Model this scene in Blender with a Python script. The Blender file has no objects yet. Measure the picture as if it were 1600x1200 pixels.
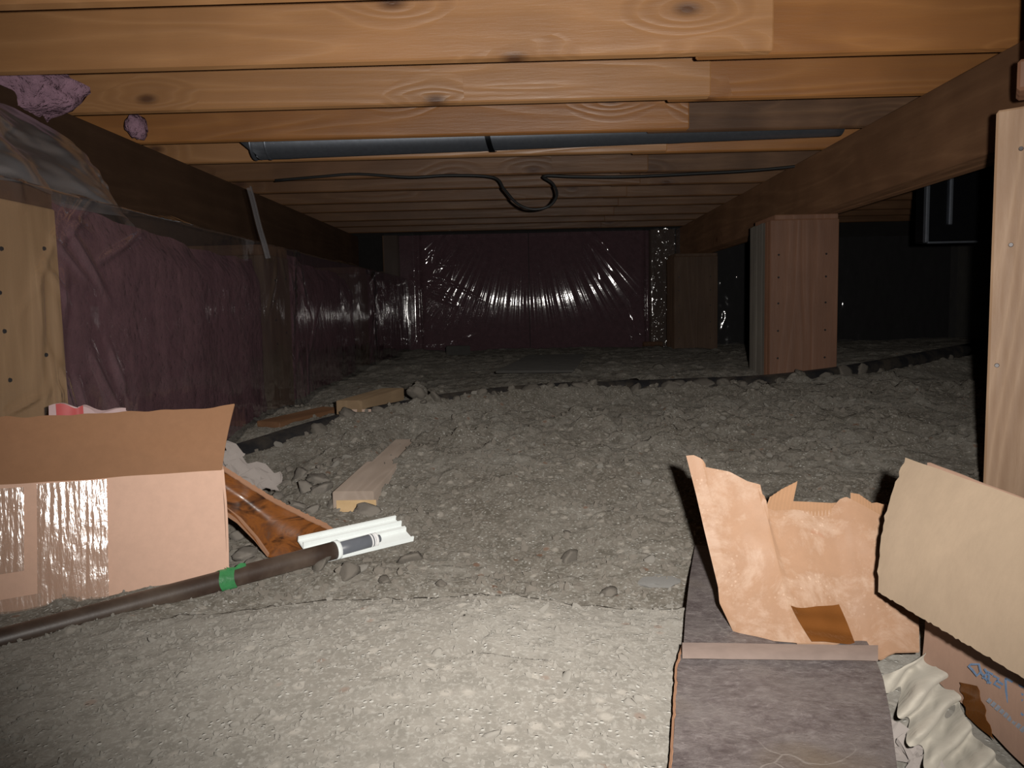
import bpy, bmesh, math, random
import numpy as np
from mathutils import Vector, Matrix, noise as mnoise

random.seed(7); rng = np.random.default_rng(7)
S = bpy.context.scene
COL = S.collection
CZ = 0.5                       # height of the lens above the nominal ground datum
F = 1244.0                     # focal length in pixels of the 1600 px wide frame

# ------------------------------------------------------------------ camera
yv = Vector((27 / F, 116 / F, -1)).normalized()          # world +Y seen in camera space
r = math.radians(1.15)
xv = Vector((math.cos(r), math.sin(r), 0)); xv = (xv - yv * xv.dot(yv)).normalized()
zv = xv.cross(yv)
B = Matrix((xv, yv, zv))                                  # camera space -> world
cam = bpy.data.cameras.new('camera'); co = bpy.data.objects.new('camera', cam); COL.objects.link(co)
cam.sensor_width = 36; cam.lens = 36 * F / 1600; cam.clip_start = 0.02
M4 = B.to_4x4(); M4.translation = (0, 0, CZ); co.matrix_world = M4
S.camera = co
# ------------------------------------------------------------------ world, flash, exposure
w = bpy.data.worlds.new('world'); S.world = w; w.use_nodes = True
w.node_tree.nodes['Background'].inputs[0].default_value = (0.5, 0.5, 0.55, 1)
w.node_tree.nodes['Background'].inputs[1].default_value = 0.004
fl = bpy.data.lights.new('camera_flash', 'SPOT'); fo = bpy.data.objects.new('camera_flash', fl); COL.objects.link(fo)
fl.energy = 148; fl.color = (1.0, 0.955, 0.90); fl.shadow_soft_size = 0.010
fl.spot_size = math.radians(100); fl.spot_blend = 1.0
fo.location = B @ Vector((0.062, 0.028, -0.01)) + Vector((0, 0, CZ))
fo.matrix_world = Matrix.Translation(fo.location) @ Matrix.Rotation(math.radians(6.5), 4, 'X') @ B.to_4x4()
S.view_settings.view_transform = 'Standard'; S.view_settings.look = 'None'
S.view_settings.exposure = 0.0; S.view_settings.gamma = 1.0; S.view_settings.use_curve_mapping = False
S.cycles.use_denoising = True
S.cycles.sample_clamp_indirect = 4.0

# ------------------------------------------------------------------ helpers
def ray(px, py):
    return B @ Vector(((px - 800) / F, (600 - py) / F, -1))
def at(px, py, Y):                                        # point seen at a pixel, Y metres ahead
    d = ray(px, py); k = Y / d.y
    return Vector((d.x * k, d.y * k, d.z * k + CZ))
def on_z(px, py, z):                                      # same, on the level z (relative to the lens)
    d = ray(px, py); k = z / d.z
    return Vector((d.x * k, d.y * k, z + CZ))
def on_x(px, py, X):
    d = ray(px, py); k = X / d.x
    return Vector((X, d.y * k, d.z * k + CZ))

def put(o, parent=None):
    COL.objects.link(o)
    if parent is not None:
        o.parent = parent
        o.matrix_parent_inverse = Matrix.Identity(4)
        o.location = o.location - parent.location
    return o
def tag(o, label=None, cat=None, group=None, kind=None):
    if label: o['label'] = label
    if cat: o['category'] = cat
    if group: o['group'] = group
    if kind: o['kind'] = kind
    return o
def empty(name, loc, label=None, cat=None, group=None, kind=None):
    o = bpy.data.objects.new(name, None); o.location = loc; o.empty_display_size = .05
    COL.objects.link(o); return tag(o, label, cat, group, kind)
def mesh(name, V, Fc, m, parent=None, smooth=False, origin=None):
    V = [Vector(v) for v in V]
    c = Vector(origin) if origin is not None else sum(V, Vector()) / len(V)
    me = bpy.data.meshes.new(name)
    me.from_pydata([tuple(v - c) for v in V], [], Fc); me.update()
    if smooth: me.polygons.foreach_set('use_smooth', [True] * len(me.polygons))
    if m: me.materials.append(m)
    o = bpy.data.objects.new(name, me); o.location = c
    return put(o, parent)
def bm_obj(name, bm, m, parent=None, loc=(0, 0, 0), rot=None, smooth=False):
    me = bpy.data.meshes.new(name); bm.normal_update(); bm.to_mesh(me); bm.free()
    if smooth: me.polygons.foreach_set('use_smooth', [True] * len(me.polygons))
    me.materials.append(m)
    o = bpy.data.objects.new(name, me); o.location = loc
    if rot is not None: o.rotation_euler = rot
    return put(o, parent)
def box_bm(dx, dy, dz, bev=.003, seg=1):
    bm = bmesh.new(); bmesh.ops.create_cube(bm, size=1)
    bmesh.ops.scale(bm, vec=(dx, dy, dz), verts=bm.verts)
    if bev: bmesh.ops.bevel(bm, geom=list(bm.edges), offset=bev, segments=seg, affect='EDGES')
    return bm
def box(name, lo, hi, m, parent=None, bev=.003):
    lo, hi = Vector(lo), Vector(hi)
    return bm_obj(name, box_bm(*(hi - lo), bev), m, parent, (lo + hi) / 2)
def tube(name, pts, rad, m, parent=None, seg=12, cap=True, res=1):
    pts = [Vector(p) for p in pts]
    if res > 1:                                           # Catmull-Rom
        q = []; P = [pts[0] * 2 - pts[1]] + pts + [pts[-1] * 2 - pts[-2]]
        for i in range(1, len(P) - 2):
            for k in range(res):
                t = k / res; a, b, c, d = P[i - 1:i + 3]
                q.append(.5 * (2 * b + (c - a) * t + (2 * a - 5 * b + 4 * c - d) * t * t + (3 * b - a - 3 * c + d) * t ** 3))
        q.append(pts[-1]); pts = q
    V, Fc = [], []; n = len(pts); up = None
    for i, p in enumerate(pts):
        t = (pts[min(i + 1, n - 1)] - pts[max(i - 1, 0)]).normalized()
        if up is None: up = t.orthogonal().normalized()
        up = (up - t * up.dot(t)).normalized(); s = t.cross(up)
        rr = rad(i / (n - 1)) if callable(rad) else rad
        for k in range(seg):
            a = 2 * math.pi * k / seg
            V.append(p + (up * math.cos(a) + s * math.sin(a)) * rr)
    for i in range(n - 1):
        for k in range(seg):
            k2 = (k + 1) % seg
            Fc.append((i * seg + k, i * seg + k2, (i + 1) * seg + k2, (i + 1) * seg + k))
    if cap: Fc += [tuple(range(seg))[::-1], tuple((n - 1) * seg + k for k in range(seg))]
    return mesh(name, V, Fc, m, parent, smooth=True)
def slab(name, G, th, m, parent=None, smooth=True):
    """closed thin sheet from an (n,m,3) grid; th metres thick behind it (0 = single skin)"""
    G = np.asarray(G, float); n, k, _ = G.shape
    du = np.gradient(G, axis=0); dv = np.gradient(G, axis=1)
    N_ = np.cross(du, dv); N_ /= np.linalg.norm(N_, axis=2, keepdims=True) + 1e-12
    V = G.reshape(-1, 3); idx = np.arange(n * k).reshape(n, k)
    f = np.stack([idx[:-1, :-1], idx[1:, :-1], idx[1:, 1:], idx[:-1, 1:]], -1).reshape(-1, 4)
    if th:
        V = np.vstack([V, (G - N_ * th).reshape(-1, 3)]); o_ = n * k
        f2 = f[:, ::-1] + o_
        rim = list(idx[0, :]) + list(idx[1:, -1]) + list(idx[-1, ::-1][1:]) + list(idx[::-1, 0][1:])
        side = [(rim[i + 1], rim[i], rim[i] + o_, rim[i + 1] + o_) for i in range(len(rim) - 1)]
        f = [tuple(map(int, q)) for q in np.vstack([f, f2])] + [tuple(map(int, q)) for q in side]
    else:
        f = [tuple(map(int, q)) for q in f]
    o = mesh(name, V, f, m, parent, smooth)
    if th and smooth:
        es = o.modifiers.new('split', 'EDGE_SPLIT'); es.split_angle = math.radians(50)
    return o
def lerp_poly(P, t):                                      # P list of tuples, t in 0..1 by segment length
    P = [np.array(p, float) for p in P]
    L = [0]
    for a, b in zip(P[:-1], P[1:]): L.append(L[-1] + np.linalg.norm((b - a)[:2]))
    x = t * L[-1]
    for i in range(len(P) - 1):
        if x <= L[i + 1] or i == len(P) - 2:
            k = (x - L[i]) / max(L[i + 1] - L[i], 1e-9); return P[i] * (1 - k) + P[i + 1] * k
def vnoise(x, y, seed=0):                                 # vectorised value noise
    xi = np.floor(x).astype(np.int64); yi = np.floor(y).astype(np.int64); xf = x - xi; yf = y - yi
    u = xf * xf * xf * (xf * (xf * 6 - 15) + 10); v = yf * yf * yf * (yf * (yf * 6 - 15) + 10)
    def h(a, b):
        n_ = (a * 374761393 + b * 668265263 + seed * 1442695041) & 0x7fffffff
        n_ = ((n_ ^ (n_ >> 13)) * 1274126177) & 0x7fffffff
        return ((n_ ^ (n_ >> 16)) & 0xffff) / 65535.0
    return (h(xi, yi) * (1 - u) + h(xi + 1, yi) * u) * (1 - v) + (h(xi, yi + 1) * (1 - u) + h(xi + 1, yi + 1) * u) * v
def fbm(x, y, oct=4, seed=0):
    s = 0; a = .5
    for k in range(oct):
        s = s + a * (vnoise(x * 2 ** k, y * 2 ** k, seed + k) - .5) * 2; a *= .5
    return s
def ss(a, b, x):
    t = np.clip((x - a) / (b - a), 0, 1); return t * t * (3 - 2 * t)

# ------------------------------------------------------------------ materials
class NT:
    def __init__(s, name):
        s.m = bpy.data.materials.new(name); s.m.use_nodes = True; s.t = s.m.node_tree
        s.b = s.t.nodes['Principled BSDF']; s.out = s.t.nodes['Material Output']
    def n(s, typ, ins=None, **props):
        nd = s.t.nodes.new(typ)
        for k, v in props.items(): setattr(nd, k, v)
        for k, v in (ins or {}).items(): s.set(nd.inputs[k], v)
        return nd
    def set(s, sock, v):
        if isinstance(v, bpy.types.NodeSocket): s.t.links.new(v, sock)
        elif isinstance(v, tuple) and len(v) == 3 and sock.type == 'RGBA': sock.default_value = (*v, 1)
        else: sock.default_value = v
    def math(s, op, a, b=0.0, c=0.0):
        nd = s.n('ShaderNodeMath', operation=op); s.set(nd.inputs[0], a); s.set(nd.inputs[1], b); s.set(nd.inputs[2], c)
        return nd.outputs[0]
    def ramp(s, fac, stops):
        nd = s.n('ShaderNodeValToRGB'); s.set(nd.inputs[0], fac); e = nd.color_ramp.elements
        while len(e) < len(stops): e.new(.5)
        for i, (p, c) in enumerate(stops):
            e[i].position = p; e[i].color = (*c, 1) if isinstance(c, tuple) else (c, c, c, 1)
        return nd.outputs[0]
    def mix(s, fac, a, b, mode='MIX'):
        nd = s.n('ShaderNodeMix', data_type='RGBA', blend_type=mode)
        s.set(nd.inputs[0], fac); s.set(nd.inputs[6], a); s.set(nd.inputs[7], b); return nd.outputs[2]
    def obj(s, offset=True):
        c = s.n('ShaderNodeTexCoord').outputs['Object']
        if offset:
            rn = s.n('ShaderNodeObjectInfo').outputs['Random']
            add = s.n('ShaderNodeCombineXYZ', {0: s.math('MULTIPLY', rn, 13.7), 1: s.math('MULTIPLY', rn, 31.3), 2: s.math('MULTIPLY', rn, 7.9)})
            c = s.n('ShaderNodeVectorMath', {0: c, 1: add.outputs[0]}, operation='ADD').outputs[0]
        return c
    def scl(s, v, sc):
        return s.n('ShaderNodeVectorMath', {0: v, 1: Vector(sc)}, operation='MULTIPLY').outputs[0]
    def noise(s, v, scale, detail=3, rough=.55, dist=0.0):
        return s.n('ShaderNodeTexNoise', {'Vector': v, 'Scale': scale, 'Detail': detail, 'Roughness': rough, 'Distortion': dist}).outputs[0]
    def voro(s, v, scale, feature='F1'):
        return s.n('ShaderNodeTexVoronoi', {'Vector': v, 'Scale': scale}, feature=feature)
    def bump(s, h, strength=.3, dist=.01):
        nd = s.n('ShaderNodeBump', {'Height': h, 'Strength': strength, 'Distance': dist}); s.set(s.b.inputs['Normal'], nd.outputs[0]); return nd
    def fin(s, col=None, rough=.6, metal=0.0, spec=.5, dr=.6):
        if 'Diffuse Roughness' in s.b.inputs: s.b.inputs['Diffuse Roughness'].default_value = dr
        if col is not None: s.set(s.b.inputs['Base Color'], col)
        s.set(s.b.inputs['Roughness'], rough); s.set(s.b.inputs['Metallic'], metal); s.set(s.b.inputs['Specular IOR Level'], spec)
        return s.m

def wood(name, light, dark, knot=(.07, .025, .012), axis=0, rough=.5, knots=True, stain=.25, spec=.45, ring=34):
    s = NT(name); v = s.obj()
    st = [9.0, 9.0, 9.0]; st[axis] = .8
    g = s.scl(v, st)
    sp = s.n('ShaderNodeSeparateXYZ', {0: v}).outputs
    k2 = s.n('ShaderNodeCombineXYZ', {0: s.math('MULTIPLY', sp[axis], 2.6), 1: s.math('MULTIPLY', sp[0 if axis == 2 else 2], 5.5)}).outputs[0]
    vo = s.n('ShaderNodeTexVoronoi', {'Vector': k2, 'Scale': 1.0}, voronoi_dimensions='2D')
    keep = s.math('GREATER_THAN', s.n('ShaderNodeSeparateColor', {0: vo.outputs['Color']}).outputs[0], .68 if knots else 2.0)
    dist = vo.outputs['Distance']
    halo = s.math('MULTIPLY', s.ramp(dist, [(0, 1.0), (.42, 0.0)]), keep)
    core = s.math('MULTIPLY', s.ramp(dist, [(.03, 1.0), (.11, 0.0)]), keep)
    field = s.math('ADD', s.noise(g, .55, 2, .5, .4), s.math('MULTIPLY', halo, .22))
    lines = s.math('ABSOLUTE', s.math('SINE', s.math('MULTIPLY', field, ring)))
    fine = s.noise(s.scl(g, (4, 4, 4)), 2.6, 6, .7)
    col = s.mix(s.math('MULTIPLY', lines, .55), light, dark)
    col = s.mix(s.ramp(fine, [(.35, 0.0), (.75, .45)]), col, dark)
    big = s.noise(v, 3.2, 3)
    col = s.mix(s.math('MULTIPLY', s.ramp(big, [(.35, 0.0), (.75, 1.0)]), stain), col, tuple(c * .45 for c in dark))
    col = s.mix(s.math('MULTIPLY', halo, .45), col, tuple(c * .75 for c in dark))
    col = s.mix(s.math('MULTIPLY', core, .8), col, knot)
    s.bump(s.math('ADD', lines, s.math('MULTIPLY', fine, 1.2)), .3, .0025)
    rg = s.math('ADD', s.math('MULTIPLY', fine, .25), rough - .12)
    return s.fin(col, rg, 0, spec)

def cardboard(name, c, axis=2, mott=.25, spots=None, rough=.7, spec=.3):
    s = NT(name); v = s.obj(False)
    sc = [160.0] * 3; sc[axis] = 3.0
    fibre = s.noise(s.scl(v, (1, 1, 1)), 55, 5, .7)
    col = s.mix(s.ramp(fibre, [(.3, 0.0), (.8, .35)]), c, tuple(x * .7 for x in c))
    big = s.noise(v, 6, 4, .6)
    col = s.mix(s.math('MULTIPLY', s.ramp(big, [(.42, 0.0), (.7, 1.0)]), mott), col, tuple(x * .62 for x in c))
    if spots:
        blot = s.ramp(s.noise(v, 14, 7, .75, .4), [(.47, 0.0), (.60, 1.0)])
        col = s.mix(s.math('MULTIPLY', blot, .5), col, spots)
        dots = s.ramp(s.voro(v, 150).outputs['Distance'], [(.16, 1.0), (.26, 0.0)])
        col = s.mix(s.math('MULTIPLY', s.math('MULTIPLY', dots, s.ramp(s.noise(v, 12, 3), [(.48, 0.0), (.6, 1.0)])), .4), col, tuple(min(1, x * 1.25) for x in spots))
        rust = s.ramp(s.noise(v, 15, 3, .6), [(.63, 0.0), (.72, 1.0)])
        col = s.mix(s.math('MULTIPLY', rust, .55), col, (.26, .085, .035))
    s.bump(s.math('ADD', fibre, s.math('MULTIPLY', s.noise(s.scl(v, sc), 1.0, 1), .5)), .18, .002)
    return s.fin(col, rough, 0, spec)

def plain(name, c, rough=.6, metal=0.0, nz=(40, .15), bump=(.15, .002), spec=.5, dirt=None):
    s = NT(name); v = s.obj(False)
    h = s.noise(v, nz[0], 4, .6)
    col = s.mix(s.math('MULTIPLY', s.ramp(h, [(.3, 0.0), (.75, 1.0)]), nz[1] * 2), c, tuple(x * .5 for x in c))
    if dirt:
        col = s.mix(s.ramp(s.noise(v, nz[0] * .22, 5, .65), [(.42, 0.0), (.66, .85)]), col, dirt)
    s.bump(h, *bump)
    return s.fin(col, rough, metal, spec)

def soil(name, near=True):
    s = NT(name); v = s.obj(False)
    a = s.noise(v, 5, 6, .6); b = s.noise(v, 34, 6, .7); c = s.noise(v, 170, 3, .6)
    col = s.ramp(a, [(.3, (.105, .091, .074)), (.52, (.145, .131, .111)), (.72, (.185, .172, .15))])
    col = s.mix(s.ramp(b, [(.38, .8), (.55, 0.0)]), col, (.08, .071, .057))
    col = s.mix(s.ramp(c, [(.5, 0.0), (.7, .75)]), col, (.25, .24, .215))
    vo = s.voro(v, 150); rnd = s.n('ShaderNodeSeparateColor', {0: vo.outputs['Color']}).outputs
    fleck = s.math('MULTIPLY', s.math('GREATER_THAN', rnd[0], .83), s.ramp(vo.outputs['Distance'], [(.25, 1.0), (.42, 0.0)]))
    col = s.mix(s.math('MULTIPLY', fleck, .8), col, (.36, .35, .32))
    vo2 = s.voro(v, 42); r2 = s.n('ShaderNodeSeparateColor', {0: vo2.outputs['Color']}).outputs
    peb = s.math('MULTIPLY', s.math('GREATER_THAN', r2[0], .7), s.ramp(vo2.outputs['Distance'], [(.2, 1.0), (.38, 0.0)]))
    col = s.mix(s.math('MULTIPLY', peb, .6), col, (.29, .265, .23))
    red = s.math('MULTIPLY', s.math('GREATER_THAN', r2[1], .95), s.ramp(vo2.outputs['Distance'], [(.2, 1.0), (.33, 0.0)]))
    col = s.mix(s.math('MULTIPLY', red, .7), col, (.11, .055, .032))
    # the trodden strip by the hatch is paler, dustier soil
    sx = s.n('ShaderNodeSeparateXYZ', {0: s.n('ShaderNodeNewGeometry').outputs['Position']})
    edge = s.math('ADD', sx.outputs[1], s.math('MULTIPLY', s.noise(v, 9, 4), .12))
    pale = s.ramp(edge, [(0.0, 1.0), (1.0, 1.0)])
    mr = s.n('ShaderNodeMapRange', {0: edge, 1: 1.14, 2: 1.26, 3: 1.0, 4: 0.0}); pale = mr.outputs[0]
    col = s.mix(s.math('MULTIPLY', pale, .35), col, (.23, .22, .20))
    h = s.math('ADD', s.math('MULTIPLY', b, .8), s.math('ADD', s.math('MULTIPLY', c, .35), s.math('MULTIPLY', fleck, .25)))
    s.bump(h, .7, .008)
    return s.fin(col, .95, 0, .12, 1.0)

def film(name, haze=.05, rough=.14, tint=(.8, .8, .85), ior=1.5, wr=(14, .25)):
    s = NT(name); v = s.obj(False)
    h = s.noise(v, wr[0], 4, .6, .8)
    bp = s.n('ShaderNodeBump', {'Height': h, 'Strength': wr[1], 'Distance': .01})
    lw = s.n('ShaderNodeLayerWeight', {'Blend': .5, 'Normal': bp.outputs[0]})
    frf = s.math('ADD', s.math('MULTIPLY', s.math('POWER', lw.outputs['Facing'], 3.0), .9), .04)
    tr = s.n('ShaderNodeBsdfTransparent', {'Color': (.80, .80, .81, 1)})
    df = s.n('ShaderNodeBsdfDiffuse', {'Color': (*tint, 1)})
    gl = s.n('ShaderNodeBsdfGlossy', {'Color': (1, 1, 1, 1), 'Roughness': rough, 'Normal': bp.outputs[0]})
    m1 = s.n('ShaderNodeMixShader', {0: haze}); s.t.links.new(tr.outputs[0], m1.inputs[1]); s.t.links.new(df.outputs[0], m1.inputs[2])
    m2 = s.n('ShaderNodeMixShader', {0: frf}); s.t.links.new(m1.outputs[0], m2.inputs[1]); s.t.links.new(gl.outputs[0], m2.inputs[2])
    s.t.links.new(m2.outputs[0], s.out.inputs[0])
    return s.m

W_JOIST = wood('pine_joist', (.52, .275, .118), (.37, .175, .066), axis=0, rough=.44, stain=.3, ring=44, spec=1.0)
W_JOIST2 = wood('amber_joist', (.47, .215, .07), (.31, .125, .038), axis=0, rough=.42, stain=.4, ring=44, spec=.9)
W_DIM = wood('darkened_joist', (.24, .125, .06), (.15, .068, .03), axis=0, rough=.5, stain=.5)  # farther joists: dingier wood, with some flash falloff put into the colour
W_DPOST = wood('darkened_post', (.15, .09, .055), (.10, .055, .032), axis=2, rough=.7, stain=.4, knots=False)  # post wood darkened; flash falloff with distance put into the colour
W_STAIN = wood('stained_joist', (.27, .15, .08), (.12, .06, .035), axis=0, rough=.6, stain=.8)
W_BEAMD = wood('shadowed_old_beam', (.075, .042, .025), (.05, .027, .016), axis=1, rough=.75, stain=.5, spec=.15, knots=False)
W_BEAM = wood('dark_beam', (.20, .105, .055), (.12, .058, .03), axis=1, rough=.65, stain=.5, spec=.25)
W_POST = wood('red_post', (.25, .125, .075), (.17, .08, .046), axis=2, rough=.55, stain=.4, knots=False)
W_POSTG = wood('grey_post', (.17, .15, .125), (.11, .095, .08), axis=2, rough=.7, stain=.4, knots=False)
W_NEAR = wood('near_post', (.46, .31, .20), (.27, .155, .085), axis=2, rough=.6, stain=.25, knots=False, ring=90)
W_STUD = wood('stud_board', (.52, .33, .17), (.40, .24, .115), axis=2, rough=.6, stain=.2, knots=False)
W_SCRAP = wood('scrap_board', (.37, .30, .25), (.29, .23, .185), axis=1, rough=.85, stain=.4, knots=False, spec=.2)
W_END = wood('sawn_end', (.55, .40, .23), (.42, .29, .15), axis=1, rough=.8, stain=.1, knots=False, spec=.2)
W_STUDO = wood('olive_offcut', (.27, .19, .115), (.20, .135, .08), axis=1, rough=.85, stain=.3, knots=False, spec=.2)
W_PALE = wood('pale_end', (.50, .38, .31), (.42, .31, .25), axis=0, rough=.8, stain=.05, knots=False, spec=.2)
PLY = wood('subfloor_ply', (.38, .24, .13), (.27, .16, .08), axis=0, rough=.7)
SOIL = soil('crawl_space_soil')
CLOD = plain('clod_soil', (.19, .17, .145), .95, nz=(60, .22), bump=(.7, .008), spec=.15)
CLODL = plain('pale_clod_soil', (.25, .225, .195), .95, nz=(70, .22), bump=(.7, .006), spec=.15)
STONE = plain('pebble_stone', (.23, .215, .19), .85, nz=(90, .2), bump=(.3, .002), spec=.3)
PINK = plain('pink_fibreglass', (.20, .095, .11), .95, nz=(26, .32), bump=(.9, .02), spec=.1)
PINKL = plain('pale_pink_fibreglass', (.46, .28, .36), .95, nz=(38, .35), bump=(1.0, .05), spec=.1)
FILM = film('polythene_film', .03, .085, ior=1.33, wr=(14, .06))
FILM2 = film('hazy_polythene_film', .16, .28, ior=1.4, wr=(14, .1))
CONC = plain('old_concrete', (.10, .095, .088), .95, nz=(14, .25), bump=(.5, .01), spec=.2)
CONCD = plain('dark_concrete', (.035, .032, .03), .95, nz=(14, .25), bump=(.5, .01), spec=.2)  # darker concrete tone for the far wall
METAL = plain('galvanised_steel', (.30, .33, .38), .42, .85, nz=(60, .18), bump=(.1, .001))
METALD = plain('dull_galvanised_steel', (.035, .037, .042), .35, .9, nz=(30, .2), bump=(.08, .001))
BLACK = plain('black_plastic_pipe', (.018, .018, .02), .45, nz=(50, .2), bump=(.1, .001), dirt=(.06, .05, .04))
CABLE = plain('black_cable', (.02, .02, .02), .5)
IRON = plain('dark_brown_pipe', (.05, .032, .024), .45, nz=(30, .35), bump=(.25, .002), dirt=(.10, .075, .058))
NAIL = plain('nail_steel', (.05, .045, .045), .4, .6)
CARD = cardboard('carton_board', (.60, .40, .30), axis=2, mott=.12)
CARDIN = cardboard('carton_inner', (.285, .15, .08), axis=2, mott=.2, rough=.8)
CARD_T = cardboard('torn_board', (.30, .18, .112), axis=2, mott=.4, spots=(.40, .295, .225), rough=.6, spec=.35)
CARD_F = cardboard('torn_flutes', (.30, .175, .10), axis=2, mott=.2)
CARD_R = cardboard('flap_board', (.245, .185, .13), axis=2, mott=.22)
CARD_P = cardboard('printed_board', (.26, .165, .12), axis=2, mott=.25)
CARD_B = cardboard('brown_scrap', (.20, .075, .022), axis=0, mott=.7, rough=.38, spec=.5)
def scrap_mat():
    s = NT('brown_scrap'); v = s.obj(False)
    a = s.noise(s.scl(v, (9, 14, 30)), 1.0, 4, .6, .8); b = s.noise(v, 40, 4, .6)
    col = s.ramp(a, [(.34, (.028, .012, .007)), (.5, (.20, .07, .018)), (.62, (.13, .05, .02)), (.74, (.10, .06, .042))])
    col = s.mix(s.ramp(b, [(.5, 0.0), (.75, .4)]), col, (.05, .022, .012))
    s.bump(a, .2, .004)
    return s.fin(col, .3, 0, .5)
CARD_B = scrap_mat()
CARD_E = cardboard('scrap_edge', (.30, .16, .095), axis=0, mott=.3)
INK = plain('blue_ink', (.11, .17, .27), .7, nz=(120, .3))
INKD = plain('pale_blue_ink', (.2, .215, .25), .7, nz=(120, .3))
WHITEV = plain('white_vinyl', (.72, .76, .75), .4, nz=(30, .05), bump=(.05, .001), dirt=None)
GREY = plain('grey_plastic', (.13, .14, .16), .45)
LABELW = plain('white_label', (.75, .75, .75), .6)
GREEN = plain('green_tape', (.05, .22, .08), .4, nz=(80, .3), bump=(.5, .004))
PAPER = plain('crumpled_kraft', (.40, .37, .315), .8, nz=(24, .12), bump=(.35, .006), spec=.2)
PAPERG = plain('grey_paper', (.32, .285, .265), .8, nz=(24, .15), bump=(.4, .006), spec=.2)
RED = plain('red_print', (.45, .07, .07), .6)

def dark_laminate():
    s = NT('dark_laminate'); v = s.obj(False)
    a = s.noise(s.scl(v, (60, 95, 60)), 1.0, 7, .8, .3); b = s.noise(v, 11, 7, .75); c = s.noise(s.scl(v, (170, 240, 170)), 1.0, 4, .7)
    col = s.ramp(a, [(.33, (.05, .04, .04)), (.52, (.10, .084, .083)), (.70, (.19, .17, .165))])
    col = s.mix(s.ramp(b, [(.42, 0.0), (.62, .75)]), col, (.145, .128, .122))
    col = s.mix(s.ramp(s.noise(v, 5.5, 2), [(.56, 0.0), (.68, .55)]), col, (.10, .072, .04))
    col = s.mix(s.ramp(c, [(.62, 0.0), (.75, .6)]), col, (.26, .23, .215))
    cr_ = s.n('ShaderNodeTexVoronoi', {'Vector': s.n('ShaderNodeVectorMath', {0: v, 1: s.n('ShaderNodeTexNoise', {'Vector': v, 'Scale': 6.0}).outputs[1]}, operation='ADD').outputs[0], 'Scale': 5.5}, feature='DISTANCE_TO_EDGE').outputs[0]
    col = s.mix(s.math('MULTIPLY', s.ramp(cr_, [(.0, 1.0), (.018, 0.0)]), s.ramp(s.noise(v, 4, 2), [(.45, 0.0), (.6, .55)])), col, (.25, .225, .205))
    s.bump(s.math('ADD', a, s.math('MULTIPLY', c, .6)), .6, .004)
    return s.fin(col, .42, 0, .5)
LAMI = dark_laminate()

def tape_mat(name, tint, alpha=.35, sx=300):
    s = NT(name); v = s.obj(False)
    n1 = s.noise(s.scl(v, (sx, sx, 14)), 1.0, 2, .6); n2 = s.noise(v, 30, 3, .6, 1.5)
    bp = s.n('ShaderNodeBump', {'Height': s.math('ADD', n1, s.math('MULTIPLY', n2, .7)), 'Strength': .4, 'Distance': .002})
    tr = s.n('ShaderNodeBsdfTransparent', {'Color': (1, 1, 1, 1)})
    df = s.n('ShaderNodeBsdfDiffuse', {'Color': (*tint, 1)})
    gl = s.n('ShaderNodeBsdfGlossy', {'Color': (1, 1, 1, 1), 'Roughness': .17, 'Normal': bp.outputs[0]})
    m1 = s.n('ShaderNodeMixShader', {0: alpha}); s.t.links.new(tr.outputs[0], m1.inputs[1]); s.t.links.new(df.outputs[0], m1.inputs[2])
    lw = s.n('ShaderNodeLayerWeight', {'Blend': .5, 'Normal': bp.outputs[0]})
    fr = s.math('ADD', s.math('MULTIPLY', s.math('POWER', lw.outputs['Facing'], 5.0), .6), .06)
    m2 = s.n('ShaderNodeMixShader', {0: fr}); s.t.links.new(m1.outputs[0], m2.inputs[1]); s.t.links.new(gl.outputs[0], m2.inputs[2])
    s.t.links.new(m2.outputs[0], s.out.inputs[0]); return s.m
TAPE = tape_mat('clear_tape', (.56, .39, .29), .2, 220)
TAPEB = tape_mat('brown_tape', (.15, .055, .014), .9, 120)

# ------------------------------------------------------------------ ground
CP = [(800, 925, -.41), (500, 925, -.418), (300, 950, -.437), (120, 1010, -.445), (20, 1030, -.45), (650, 1190, -.41), (200, 1190, -.43), (1000, 1190, -.415),
      (1040, 1000, -.428), (800, 888, -.452), (600, 868, -.455), (450, 862, -.454), (1000, 885, -.452), (800, 770, -.405), (560, 800, -.428), (650, 740, -.395),
      (1100, 770, -.415), (1300, 770, -.415), (1450, 800, -.43), (800, 685, -.362), (510, 715, -.385), (420, 745, -.43), (1200, 680, -.37), (1480, 660, -.37),
      (800, 620, -.318), (1000, 626, -.33), (620, 650, -.352), (1250, 604, -.312), (1450, 590, -.31), (1500, 1180, -.455), (1420, 1100, -.45), (1200, 950, -.44),
      (400, 880, -.452), (370, 770, -.45), (700, 600, -.335), (900, 585, -.30)]
C3 = [tuple(on_z(*p)) for p in CP]
C3 = [(x, y, z - CZ) for x, y, z in C3]
C3 += [(-.9, 4, -.325), (0, 4, -.298), (1, 4.2, -.295), (2.2, 4, -.28), (-.9, 6.2, -.305), (.2, 6.2, -.305), (1.2, 6.2, -.3), (3, 6, -.28), (3.2, 2, -.38),
       (-1.4, 1, -.47), (-1.3, 2.5, -.42), (-1.0, 1.5, -.475), (-.75, 1.35, -.458), (-.6, 1.42, -.455), (-.92, 2.6, -.37), (1.5, .8, -.45), (1.2, .4, -.44), (-1, .4, -.45), (0, .15, -.43)]
C3 = np.array(C3)
def tps_fit(P, z, lam=1e-4):
    n = len(P); d = np.linalg.norm(P[:, None] - P[None], axis=2)
    K = np.where(d > 0, d * d * np.log(d + 1e-12), 0) + lam * np.eye(n); Q = np.c_[np.ones(n), P]
    A = np.block([[K, Q], [Q.T, np.zeros((3, 3))]]); return np.linalg.solve(A, np.r_[z, 0, 0, 0])
TP = tps_fit(C3[:, :2], C3[:, 2])
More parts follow.
